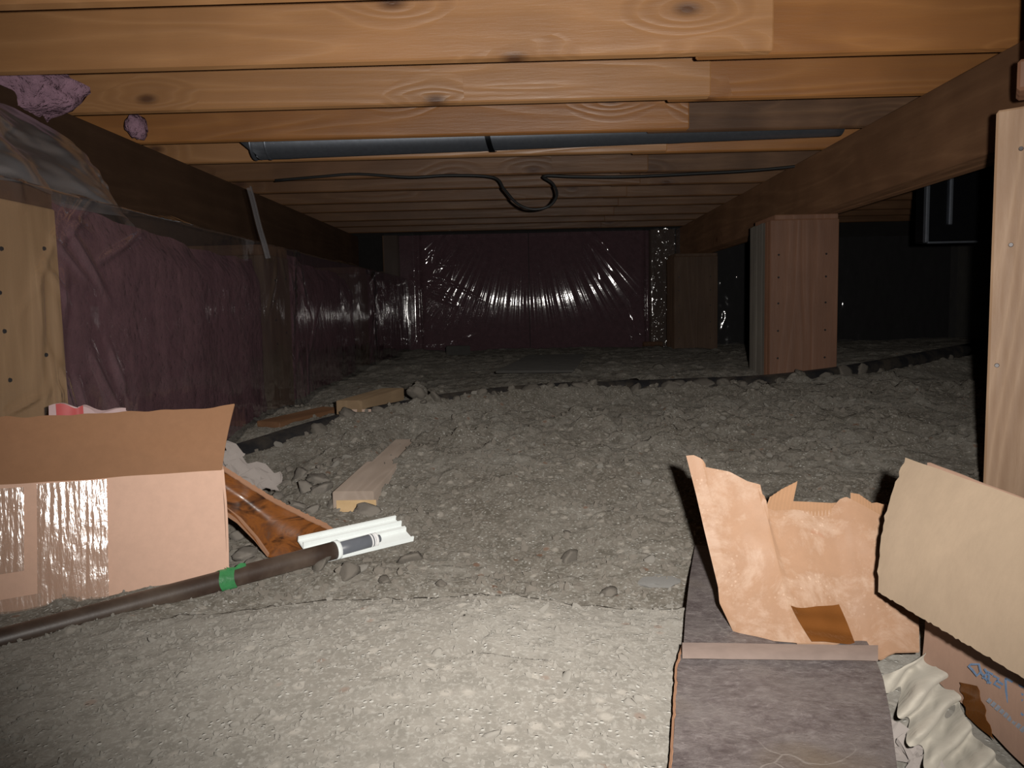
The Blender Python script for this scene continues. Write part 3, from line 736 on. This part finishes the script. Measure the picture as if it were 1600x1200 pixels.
def strip(name, u0, u1, v0, v1, m, ridge=.0012, n=60, k=24, seed=0, lift=.0058):
    G = np.zeros((k, n, 3))
    for i in range(k):
        for j in range(n):
            u = u0 + (u1 - u0) * j / (n - 1); v = v0 + (v1 - v0) * i / (k - 1)
            e = min(j, n - 1 - j, 4) / 4
            h = .40 * ridge * e * (1.1 * mnoise.noise(Vector((u * 60, v * 2.5, seed))) + 1.3 * mnoise.noise(Vector((u * 14 + v * 3, v * 8, seed + 4))) + .8)
            G[i, j] = face_pt(u, v, lift + h)
    return slab(name, G, .0004, m, ct)
strip('packing_tape', .155, .455, .015, .985, TAPE, .0012, 90, 40, 1)
strip('packing_tape', -.1, .10, .36, .97, TAPE, .001, 60, 24, 2, .0052)
strip('packing_tape', -.1, .17, .01, .18, TAPE, .001, 40, 10, 3, .0066)
strip('packing_tape', .44, .79, .0, .05, TAPE, .0012, 60, 8, 4, .0062)
for o in ct.children:
    if o.name.startswith('packing_tape'): o['label'] = 'crinkled glossy clear packing tape'
# folded sheet sticking up out of the carton
s0, s1 = at(74, 655, 1.31), at(200, 657, 1.36)
fs = empty('folded_bag', (s0 + s1) / 2 - Vector((0, 0, .2)), 'folded pale pink bag with red print standing in the open carton', 'bag')
G = np.zeros((14, 24, 3))
for i in range(14):
    for j in range(24):
        u, v = j / 23, i / 13
        p = s0.lerp(s1, u) + Vector((.006 * math.sin(u * 9), 0, -.26 * (1 - v) + .016 + .004 * math.sin(u * 17) - .01 * u * u)); p += back.normalized() * (.085 + .006 * mnoise.noise(Vector((u * 5, v * 5, 1))))
        G[i, j] = p
slab('bag_body', G, .02, plain('pale_pink_paper', (.50, .36, .36), .7, nz=(20, .2), bump=(.4, .004)), fs)
slab('red_print', G[9:, 1:11] - np.array(back.normalized()) * .0225 + np.array([0, 0, .001]), .0006, RED, fs)

# ------------------------------------------------------------------ long dark pipe with green tape
lp = empty('loose_pipe', at(250, 935, 1.3), 'long dark brown pipe lying in front of the open carton', 'pipe')
q0, q1 = at(-60, 1016, 1.05), at(526, 859, 1.42)
dq = (q1 - q0).normalized()
tube('pipe_run', [q0.lerp(q1, k / 14) for k in range(15)], .0165, IRON, lp, 20)
tube('end_collar', [q1 - dq * .004, q1 + dq * .004], .0175, WHITEV, lp, 20)['label'] = 'pale cut rim of the pipe end'
gq = q0.lerp(q1, (302 + 60) / (526 + 60) * 1.04)
ring = []
V, Fc = [], []
sd = dq.orthogonal().normalized(); ud = dq.cross(sd)
for i in range(7):
    for k in range(24):
        an = 2 * math.pi * k / 24; rr = .0176 + .0012 * mnoise.noise(Vector((k * .9, i * .8, 2)))
        V.append(gq + dq * ((i - 3) * .0042 + .004 * math.sin(an * 2)) + (sd * math.cos(an) + ud * math.sin(an)) * rr)
for i in range(6):
    for k in range(24): Fc.append((i * 24 + k, i * 24 + (k + 1) % 24, (i + 1) * 24 + (k + 1) % 24, (i + 1) * 24 + k))
mesh('tape_band', V, Fc, GREEN, lp, True)['label'] = 'torn green tape band'
G = np.zeros((8, 10, 3))
for i in range(8):
    for j in range(10):
        u, v = j / 9, i / 7
        G[i, j] = gq + dq * (.006 + .032 * u) + Vector((0, -.006 - .004 * v, .0165 + .01 * (v - .4) * (1 - .6 * u) + .004 * math.sin(6 * u + 3 * v)))
slab('tape_tail', G, .0004, GREEN, lp)['label'] = 'loose green tape tail'
# grey rod slid into the pipe end
gr = empty('grey_rod', q1, 'short grey plastic rod poking out of the pipe end', 'rod')
tube('rod_body', [q1 - dq * .02, q1 + dq * .075], .0125, GREY, gr, 18)
tube('rod_tip', [q1 + dq * .075, q1 + dq * .09], lambda t_: .010 - .003 * t_, GREY, gr, 14)
for k in range(3):
    tube('label_ring', [q1 + dq * (.068 + k * .0055), q1 + dq * (.071 + k * .0055)], .0128, LABELW, gr, 18)
# white vinyl channel
w0, w1 = at(478, 872, 1.42), at(631, 836, 1.55)
dw = (w1 - w0).normalized(); sw = Vector((0, 0, 1)).cross(dw).normalized(); uw = dw.cross(sw)
sw, uw = sw * math.cos(.38) + uw * math.sin(.38), uw * math.cos(.38) - sw * math.sin(.38)
w0 = w0 + Vector((0, 0, .010)); w1 = w1 + Vector((0, 0, .010))
prof = [(-.030, 0), (-.030, .008), (-.0275, .008), (-.0275, .003), (-.007, .003), (-.006, .009), (-.001, .009), (0, .003), (.008, .003), (.009, .011), (.0115, .011), (.0125, .003), (.026, .003), (.026, .009), (.029, .009), (.029, 0)]
V = []
for c_ in (w0, w1):
    for a_, b_ in [(p_[0] * 1.3, p_[1] * 1.25) for p_ in prof]: V.append(c_ - sw * (-a_) + uw * b_)
n = len(prof); Fc = [(i, (i + 1) % n, n + (i + 1) % n, n + i) for i in range(n)] + [tuple(range(n))[::-1], tuple(range(n, 2 * n))]
wch = empty('vinyl_channel', (w0 + w1) / 2, 'white grooved vinyl trim channel beyond the pipe end', 'trim strip')
mesh('channel', V, Fc, WHITEV, wch)

# ------------------------------------------------------------------ brown torn scrap by the carton
top = [(340, 726, 1.42), (380, 752, 1.43), (430, 783, 1.45), (480, 808, 1.475), (512, 823, 1.50), (526, 834, 1.51)]
bot = [(340, 784, 1.395), (372, 808, 1.395), (398, 838, 1.40), (420, 868, 1.41), (460, 872, 1.43), (505, 856, 1.465)]
n, k = 60, 24; G = np.zeros((k, n, 3))
for j in range(n):
    A_ = lerp_poly(top, j / (n - 1)); B_ = lerp_poly(bot, j / (n - 1))
    for i in range(k):
        v = i / (k - 1); q = A_ * (1 - v) + B_ * v
        G[i, j] = at(q[0], q[1], q[2] + .035 * math.sin(math.pi * v) * (1 - .3 * j / n) + .003 * mnoise.noise(Vector((j * .06, i * .1, 3))) + .0015 * math.sin(v * 9 + j * .03))
bs = empty('torn_scrap', at(430, 866, 1.42), 'curled torn scrap of glossy dark brown cardboard behind the pipe', 'cardboard')
slab('scrap_sheet', G, .004, CARD_B, bs)
G2 = np.zeros((6, n, 3))
for j in range(n):
    A_ = lerp_poly(top, j / (n - 1))
    for i in range(6):
        v = i / 5; jag = 2.6 * mnoise.noise(Vector((j * .7, 0, 8)))
        G2[i, j] = at(A_[0] - 1 + 1.5 * v, A_[1] - 5 + 9 * v * (.9 + .25 * mnoise.noise(Vector((j * .5, 3, 0)))) + jag * (1 - v), A_[2] - .004 + .004 * (1 - v))
slab('torn_edge', G2, .004, CARD_E, bs)['label'] = 'pale torn edge of the scrap'
G3 = np.zeros((6, 26, 3))
low = [(340, 788, 1.40), (372, 812, 1.395), (398, 842, 1.398), (416, 868, 1.40)]
for j in range(26):
    A_ = lerp_poly(low, j / 25)
    for i in range(6):
        v = i / 5; G3[i, j] = at(A_[0] - 7 * v * (1 - j / 30) + 3, A_[1] + 9 * v * (1 - .5 * j / 25) - 2, A_[2] + .006 * v)
slab('lower_lip', G3, .003, CARD_E, bs)

# ------------------------------------------------------------------ crumpled papers
def crumple(name, quad, n, k, amp, m, label, cat, seed, th=.0008, freq=3.0, smooth=False):
    G = np.zeros((k, n, 3))
    for i in range(k):
        for j in range(n):
            u, v = j / (n - 1), i / (k - 1)
            p = quad[0].lerp(quad[1], u).lerp(quad[3].lerp(quad[2], u), v)
            a_ = Vector((u * freq + seed, v * freq * 1.6, seed * .3))
            p = p + Vector((mnoise.noise(a_), mnoise.noise(a_ + Vector((9, 0, 0))), 1.3 * abs(mnoise.noise(a_ * 1.6 + Vector((0, 7, 0)))))) * amp
            G[i, j] = p
    return tag(slab(name, G, th, m, None, smooth), label, cat)
crumple('crumpled_paper', [at(345, 745, 1.62), at(398, 790, 1.60), at(440, 760, 1.78), at(352, 702, 1.72)], 18, 12, .035, PAPERG, 'crumpled greyish paper behind the open carton corner', 'paper', 4, freq=3.2)
# folded cream paper ribbon between the dark sheet and the printed cardboard
cp = empty('crumpled_paper', on_z(1430, 1120, -.43), 'crumpled cream kraft paper between the dark sheet and printed cardboard', 'paper')
n, k = 150, 40; G = np.zeros((n, k, 3))
for i in range(n):
    q_ = i / (n - 1)
    for j in range(k):
        u = (j / (k - 1) - .5) * 2
        ph = 5.6 * q_ + .28 * u + .25 * mnoise.noise(Vector((u * .8, q_ * 3, 4)))
        pl = math.cos(2 * math.pi * ph); crest = math.copysign(abs(pl) ** .6, pl)
        wd = 1 + .16 * pl + .2 * mnoise.noise(Vector((q_ * 7, 0, 7)))
        cx = 1406 + 152 * q_ + 8 * math.sin(q_ * 9); cy = 1040 + 225 * q_
        z = -.428 + .016 * crest + .010 * math.sin(u * 2.6 + q_ * 8) + .012 * mnoise.noise(Vector((u * 1.7, q_ * 9, 2)))
        G[i, j] = on_z(cx + 40 * u * wd, cy - 20 * u * wd + 10 * crest * .5, z)
slab('folded_sheet', G, .0008, PAPER, cp)
crumple('crumpled_paper', [on_z(1392, 1190, -.452), on_z(1450, 1240, -.452), on_z(1455, 1190, -.45), on_z(1400, 1140, -.448)], 14, 10, .03, PAPERG, 'grey crushed paper under the cream kraft paper', 'paper', 8, freq=2.6)

# ------------------------------------------------------------------ dark laminated sheet
dl = empty('laminated_sheet', on_z(1220, 1100, -.41), 'dark plastic-coated board lying flat at lower right, scuffed grey', 'board')
L1 = [(1047, 1290, -.400), (1050, 1200, -.400), (1056, 1100, -.402), (1059, 1040, -.404), (1068, 1010, -.406)]
R1 = [(1412, 1290, -.400), (1402, 1200, -.402), (1392, 1120, -.404), (1380, 1060, -.406), (1366, 1024, -.408)]
n, k = 40, 40; G = np.zeros((n, k, 3))
for i in range(n):
    A_, B_ = lerp_poly(L1, i / (n - 1)), lerp_poly(R1, i / (n - 1))
    for j in range(k):
        u = j / (k - 1); q = A_ * (1 - u) + B_ * u
        G[i, j] = on_z(q[0] + (2.5 * mnoise.noise(Vector((i * .6, 0, 4))) if j == 0 else 0), q[1], q[2] + .003 * mnoise.noise(Vector((u * 4, i * .12, 1))))
slab('sheet_top', G, -.006, LAMI, dl)
G = np.zeros((n, 4, 3))                                   # raw board edge along the left
for i in range(n):
    A_ = lerp_poly(L1, i / (n - 1))
    for j in range(4): G[i, j] = on_z(A_[0] - 1.5 + j * 1.3 + 1.8 * mnoise.noise(Vector((i * .6, 0, 4))), A_[1], A_[2] - .0075 + .0018 * j)
slab('board_edge', G, .002, CARD_E, dl)['label'] = 'raw brown cardboard edge'
L2 = [(1068, 1008, -.407), (1071, 960, -.414), (1078, 900, -.424), (1086, 852, -.432)]
R2 = [(1366, 1022, -.409), (1330, 960, -.418), (1290, 900, -.426), (1250, 860, -.434)]
G = np.zeros((20, 30, 3))
for i in range(20):
    A_, B_ = lerp_poly(L2, i / 19), lerp_poly(R2, i / 19)
    for j in range(30):
        u = j / 29; q = A_ * (1 - u) + B_ * u; G[i, j] = on_z(*q)
slab('sheet_rear', G, -.006, LAMI, dl)
G = np.zeros((6, 40, 3))
for i in range(6):
    for j in range(40):
        u = j / 39; v = i / 5
        G[i, j] = on_z(1066 + 306 * u, 1028 - 24 * v + 4 * u + 1.5 * mnoise.noise(Vector((u * 3, v, 2))), -.400 + .003 * math.sin(math.pi * v))
slab('fold_tape', G, -.001, plain('dusty_tape', (.19, .145, .125), .6, nz=(35, .2)), dl)['label'] = 'dusty tape along the fold'

# ------------------------------------------------------------------ torn cardboard standing on the fold
tc = empty('torn_cardboard', on_z(1290, 1008, -.41), 'torn peach-brown cardboard standing on the dark sheet, with brown tape', 'cardboard')
topL = [(1072, 712), (1084, 711), (1097, 717), (1099, 729), (1140, 737), (1168, 752), (1188, 757), (1191, 775), (1196, 792), (1209, 798), (1240, 796), (1270, 799), (1298, 796), (1312, 780), (1322, 776), (1350, 790), (1378, 806), (1400, 815), (1432, 830)]
botL = [(1146, 988), (1160, 999), (1190, 1000), (1225, 1003), (1250, 1005), (1290, 1005), (1330, 1010), (1346, 1016), (1372, 1030), (1400, 1018), (1437, 1017)]
left = [(1072, 712), (1088, 775), (1100, 828), (1122, 920), (1124, 945), (1146, 988)]
def bend(u, v):                                           # distance ahead over the torn sheet; u left-right, v down-up
    y = .928 + .12 * v
    y += .055 * (1 - u / .34) if u < .34 else .0
    if u >= .34: y += .026 * math.sin(math.pi * (u - .34) / .66) * (.35 + .65 * v) - .012 * math.exp(-((u - .80) / .06) ** 2) * (1 - v)
    return y + .010 * mnoise.noise(Vector((u * 4, v * 3, 6)))
n, k = 110, 56; G = np.zeros((k, n, 3)); UV = {}
TT = [lerp_poly(topL, j / (n - 1)) for j in range(n)]; BB = [lerp_poly(botL, j / (n - 1)) for j in range(n)]
def torn_px(u, v):
    j = u * (n - 1); j0 = min(int(j), n - 2); f_ = j - j0
    T_ = TT[j0] * (1 - f_) + TT[j0 + 1] * f_; B_ = BB[j0] * (1 - f_) + BB[j0 + 1] * f_
    q = B_ * (1 - v) + T_ * v
    # bow the left margin to follow the torn edge
    lf = lerp_poly(left, 1 - v); base = BB[0] * (1 - v) + TT[0] * v
    return q + (lf - base) * max(0, 1 - u * 3) * np.array([1, .0])
def torn_pt(u, v, dy=0):
    q = torn_px(u, v); return at(q[0], q[1], bend(u, v) + dy)
for i in range(k):
    for j in range(n): G[i, j] = torn_pt(j / (n - 1), i / (k - 1))
slab('front_liner', G, -.0035, CARD_T, tc)
def flute_piece(outline_top, outline_bot, Y0, Y1, nn, label=None):
    G = np.zeros((8, nn, 3))
    for j in range(nn):
        A_, B_ = lerp_poly(outline_bot, j / (nn - 1)), lerp_poly(outline_top, j / (nn - 1))
        for i in range(8):
            q = A_ * (1 - i / 7) + B_ * (i / 7); G[i, j] = at(q[0], q[1], Y0 + (Y1 - Y0) * j / (nn - 1) + .0016 * math.sin(j * math.pi / 2) + .012 * i / 7)
    o = slab('fluted_layer', G, -.001, CARD_F, tc, smooth=False)
    return o
flute_piece([(1204, 776), (1222, 764), (1246, 752)], [(1196, 798), (1216, 800), (1236, 800)], 1.062, 1.066, 29)
flute_piece([(1234, 783), (1262, 784), (1300, 786), (1316, 784)], [(1234, 806), (1262, 806), (1300, 806), (1316, 806)], 1.066, 1.072, 61)
flute_piece([(1330, 770), (1342, 772), (1362, 786), (1370, 785), (1380, 788), (1398, 790)], [(1330, 800), (1345, 806), (1362, 812), (1372, 815), (1384, 820), (1402, 826)], 1.074, 1.068, 57)
# brown tape patch and crease ridge
G = np.zeros((20, 24, 3))
for i in range(20):
    for j in range(24):
        u, v = j / 23, i / 19
        px = (1272 - 26 * (1 - v) * 0 + 0) ; ua = .36 + .06 * (1 - v); ub = .60 + .05 * (1 - v)
        uu = ua + (ub - ua) * u; vv = .012 + (.245 + .05 * u - .03 * u * (1 - u)) * v
        G[i, j] = torn_pt(uu, vv, -.003 - .0015 * math.sin(v * 11 + u * 2))
o = slab('tape_patch', G, .0005, TAPEB, tc); o['label'] = 'shiny brown tape patch'

# ------------------------------------------------------------------ folded printed cardboard, right
fc = empty('folded_cardboard', (.46, .80, CZ - .44), 'grey-brown folded cardboard with blue print standing at right edge', 'cardboard')
H0, H1 = at(1415, 715, .968), at(1640, 794, .715)
E0, E1 = at(1372, 925, .905), at(1640, 1084, .625)
n, k = 60, 28; G = np.zeros((k, n, 3))
for i in range(k):
    for j in range(n):
        u, v = j / (n - 1), i / (k - 1)
        p = E0.lerp(E1, u).lerp(H0.lerp(H1, u), v)
        p += Vector((-.01 * math.sin(math.pi * v), 0, 0)) + Vector((.5, .5, 0)) * .004 * mnoise.noise(Vector((u * 5, v * 3, 8)))
        if i == 0: p += Vector((0, 0, .0022 * mnoise.noise(Vector((j * .8, 0, 3)))))
        if j == 0: p += Vector((.003 * mnoise.noise(Vector((0, i * .9, 3))), 0, 0))
        G[i, j] = p
slab('flap', G, -.004, CARD_R, fc)
P0, P1 = at(1440, 1040, .945), at(1640, 1232, .70)
Q0, Q1 = Vector((P0.x + .006, .955, H0.z - .004)), Vector((P1.x + .006, .70, H1.z - .004))
quad_sheet('printed_panel', P0, P1, Q1, Q0, .004, CARD_P, fc, 40, 20, .004, 6)
pn = (P1 - P0).cross(Q0 - P0).normalized()
if pn.x > 0: pn = -pn
def on_panel(px, py, lift=.0032):
    d = ray(px, py); o_ = Vector((0, 0, CZ)); k_ = (P0 - o_).dot(pn) / d.dot(pn); return o_ + d * k_ + pn * lift
def stroke(name, pts, wpx, m):
    G = np.zeros((len(pts), 2, 3))
    for i, p in enumerate(pts):
        a_ = np.array(pts[max(i - 1, 0)], float); b_ = np.array(pts[min(i + 1, len(pts) - 1)], float); t_ = b_ - a_; t_ /= np.linalg.norm(t_) + 1e-9
        nx, ny = -t_[1] * wpx / 2, t_[0] * wpx / 2
        G[i, 0] = on_panel(p[0] + nx, p[1] + ny); G[i, 1] = on_panel(p[0] - nx, p[1] - ny)
    o = slab(name, G, .0004, m, fc, smooth=False); return o
for pts in ([(1522, 1038), (1534, 1038), (1537, 1050), (1531, 1056), (1524, 1047), (1518, 1041), (1522, 1038)],
            [(1537, 1050), (1546, 1062), (1553, 1068)], [(1543, 1045), (1550, 1056), (1548, 1068)], [(1540, 1060), (1549, 1050), (1556, 1054)],
            [(1557, 1056), (1565, 1060), (1558, 1069), (1568, 1075)], [(1562, 1063), (1572, 1070)],
            [(1576, 1060), (1577, 1080), (1580, 1097), (1588, 1103), (1604, 1118)], [(1576, 1060), (1604, 1074)], [(1590, 1078), (1591, 1096)], [(1590, 1078), (1604, 1086)], [(1590, 1087), (1603, 1095)]):
    stroke('blue_print', pts, 3.2, INK)
for i in range(9):
    x = 1548 + i * 6.6; y = 1093 + i * 5.6
    stroke('small_print', [(x, y), (x + 4.6, y + 4.0)], 6.5 + (i % 3), INKD)
G = np.zeros((12, 8, 3))
TPQ = [(1504, 1066), (1532, 1072), (1558, 1156), (1516, 1120)]
for i in range(12):
    for j in range(8):
        u, v = j / 7, i / 11
        q = (np.array(TPQ[0]) * (1 - u) + np.array(TPQ[1]) * u) * (1 - v) + (np.array(TPQ[3]) * (1 - u) + np.array(TPQ[2]) * u) * v
        G[i, j] = on_panel(q[0] + 2 * math.sin(i * 1.7) * (j in (0, 7)), q[1], .0034 + .0006 * math.sin(i + j))
slab('tape_patch', G, .0004, TAPEB, fc)['label'] = 'torn brown tape patch'

# ------------------------------------------------------------------ clods, stones, pebbles
def rock_mesh(seed, sub=3, rough=.35, flat=.7):
    bm = bmesh.new(); bmesh.ops.create_icosphere(bm, subdivisions=sub, radius=1)
    rr = random.Random(seed); off_ = Vector((rr.uniform(0, 50), rr.uniform(0, 50), rr.uniform(0, 50)))
    cuts = [(Vector((rr.gauss(0, 1), rr.gauss(0, 1), rr.gauss(0, 1))).normalized(), rr.uniform(.55, .85)) for _ in range(7)]
    for v in bm.verts:
        d = v.co.normalized(); k_ = 1 + rough * mnoise.fractal(d * 1.4 + off_, .9, 2.1, 4)
        p = d * (k_ + .10 * mnoise.noise(d * 5 + off_) + .05 * mnoise.noise(d * 11 + off_))
        for c_, l_ in cuts:
            e = p.dot(c_) - l_
            if e > 0: p -= c_ * e * .95
        v.co = Vector((p.x, p.y, p.z * flat))
    me_ = bpy.data.meshes.new('rock'); bm.to_mesh(me_); bm.free()
    me_.polygons.foreach_set('use_smooth', [True] * len(me_.polygons)); return me_
CM = [rock_mesh(i) for i in range(9)]
for m_ in CM: m_.materials.append(CLOD)
CML = [rock_mesh(40 + i, 3, .4, .6) for i in range(7)]
for m_ in CML: m_.materials.append(CLODL)
PM = [rock_mesh(80 + i, 2, .3, .6) for i in range(6)]
for m_ in PM: m_.materials.append(STONE)
def rock(name, meshes, x, y, R, label, group, cat='clod', sink=.62):
    o = bpy.data.objects.new(name, random.choice(meshes)); R_ = R * random.uniform(.65, 1.25)
    o.scale = (R_ * random.uniform(.8, 1.45), R_ * random.uniform(.8, 1.4), R_ * random.uniform(.75, 1.1))
    o.rotation_euler = (random.uniform(-.9, .9), random.uniform(-.9, .9), random.uniform(0, 6.28))
    o.location = (x, y, gz(x, y) + R_ * .7 * (1 - sink) - R_ * .2); COL.objects.link(o); return tag(o, label, cat, group)
# the ones one can point to along the pipe
nth = lambda k: ('first second third fourth fifth sixth seventh eighth ninth tenth eleventh twelfth thirteenth fourteenth fifteenth sixteenth seventeenth eighteenth nineteenth twentieth'.split() + [a_ + '-' + b_ for a_ in ('twenty', 'thirty') for b_ in 'first second third fourth fifth sixth seventh eighth ninth'.split()])[k]
for kk, (px, py, R) in enumerate(sorted(((590, 632, .035), (655, 626, .04), (680, 622, .03), (715, 628, .028), (752, 630, .032), (775, 622, .03), (800, 606, .03), (826, 600, .038), (858, 604, .034), (880, 600, .03), (910, 606, .038),
                  (925, 618, .034), (990, 628, .04), (1010, 636, .034), (1045, 592, .05), (1060, 607, .035), (1095, 618, .045), (1130, 617, .03), (1160, 610, .03), (1185, 606, .03), (1220, 603, .028), (1250, 600, .03), (1320, 582, .05), (1345, 575, .045), (1372, 580, .03),
                  (545, 655, .03), (520, 662, .026), (500, 668, .03), (1420, 585, .04), (1480, 575, .03), (965, 630, .022), (840, 628, .024), (620, 640, .022), (1290, 596, .03)))):
    d = ray(px, py); Y = float(np.interp(d.x / d.y, PX / PY, PY)) - .05
    rock('dirt_clod', CM, d.x / d.y * Y, Y, R * .8, f'rough brown clod along the half-buried black pipe, {nth(kk)} of the row from the left', 'clods along the black pipe')
for kk, (px, py, z, R) in enumerate(sorted(((400, 800, -.45, .03), (412, 826, -.45, .024), (372, 835, -.452, .03), (383, 868, -.452, .026), (396, 890, -.452, .02), (428, 765, -.45, .022), (448, 772, -.45, .02), (470, 760, -.44, .024), (482, 790, -.45, .03), (500, 772, -.445, .026),
                     (505, 800, -.455, .026), (470, 812, -.46, .022), (492, 822, -.465, .02), (520, 812, -.46, .026), (545, 812, -.46, .034), (566, 808, -.455, .026), (530, 735, -.41, .016), (455, 740, -.43, .016), (500, 745, -.42, .02), (575, 825, -.465, .022), (530, 825, -.47, .02), (440, 800, -.47, .024), (420, 785, -.47, .022)))):
    p = on_z(px, py, z); rock('pale_clod', CML, p.x, p.y, R, f'pale crumbly clod between torn brown scrap and sunken two-by-four, {nth(kk)} from the left', 'pale clods by the two-by-four')
for kk, (px, py, z, R) in enumerate(sorted(((645, 880, -.46, .022), (600, 905, -.45, .02), (545, 905, -.46, .03), (690, 905, -.44, .016), (500, 900, -.47, .026), (890, 870, -.455, .026), (950, 905, -.44, .018)))):
    p = on_z(px, py, z); rock('dirt_clod', CM, p.x, p.y, R, f'brown clod just beyond the lip of the pale soil, {nth(kk)} from the left', 'clods beyond the soil lip')
fl_ = on_z(1030, 885, -.445); o = rock('flat_stone', [rock_mesh(99, 3, .3, .6)], fl_.x, fl_.y, .05, 'flat grey dusty stone beside the rear of the dark sheet', None, 'stone', .9); o.scale = (.06, .055, .012); o.rotation_euler = (0, 0, .6); o.data.materials.append(plain('grey_stone', (.20, .195, .185), .95, nz=(60, .15), bump=(.3, .004), spec=.15))
wc = at(984, 584, 3.25); wc.z = gmax(wc.x, wc.y, .01) + .008
t = empty('plastic_fitting', wc, 'tiny white plastic fitting lying behind the black pipe', 'fitting')
bm = bmesh.new(); bmesh.ops.create_cone(bm, cap_ends=True, segments=12, radius1=.014, radius2=.010, depth=.022); bm_obj('fitting_body', bm, WHITEV, t, wc, (.4, .2, 0))
tube('fitting_clip', [wc + Vector((0, 0, -.01)), wc + Vector((.03, -.005, -.012)), wc + Vector((.032, -.004, .01))], .003, WHITEV, t, 6)
# scattered small stones, singly
for i in range(70):
    y = .62 + .62 * random.random(); x = random.uniform(-.62, .17 + .05 * random.random()) * (y / .9 if y < .9 else 1)
    if x > .19 * y / .8: continue
    rock('pebble', PM, x, y, random.uniform(.0035, .0075) * (1.5 if i % 12 == 0 else 1), 'small pale pebble on the trodden soil in front', 'pebbles on the pale soil', 'pebble', .6)
for i in range(55):
    y = random.uniform(1.35, 2.8); x = random.uniform(-.4, .5) * y
    rock('pebble', PM + CM[:3], x, y, random.uniform(.006, .014), 'small stone on the brown soil beyond the dark sheet and pipe', 'stones on the brown soil', 'pebble', .5)
# fine grit: nobody could count it
ico = bmesh.new(); bmesh.ops.create_icosphere(ico, subdivisions=1, radius=1); iv = np.array([v.co[:] for v in ico.verts]); ifc = np.array([[v.index for v in f.verts] for f in ico.faces]); ico.free()
def grit(name, n_, xr, yr, rr, m, label):
    Vs, Fs = [], []
    for i in range(n_):
        y = rng.uniform(*yr); x = rng.uniform(*xr) * y
        R = rr[0] + (rr[1] - rr[0]) * rng.random() ** 3
        v = iv * (1 + .35 * rng.normal(size=(12, 1))).clip(.5, 1.5) * R * rng.uniform(.7, 1.3, 3)
        Fs.append(ifc + 12 * len(Vs)); Vs.append(v + [x, y, gz(x, y) + R * .25])
    return tag(mesh(name, np.vstack(Vs), [tuple(map(int, f)) for f in np.vstack(Fs)], m), label, 'grit', None, 'stuff')
grit('gravel', 4500, (-.75, .28), (.55, 1.3), (.001, .0038), STONE, 'fine pale grit strewn over the trodden soil')
grit('gravel', 5000, (-.42, .6), (1.25, 3.1), (.002, .008), CLOD, 'fine crumbs of brown soil over the mound')
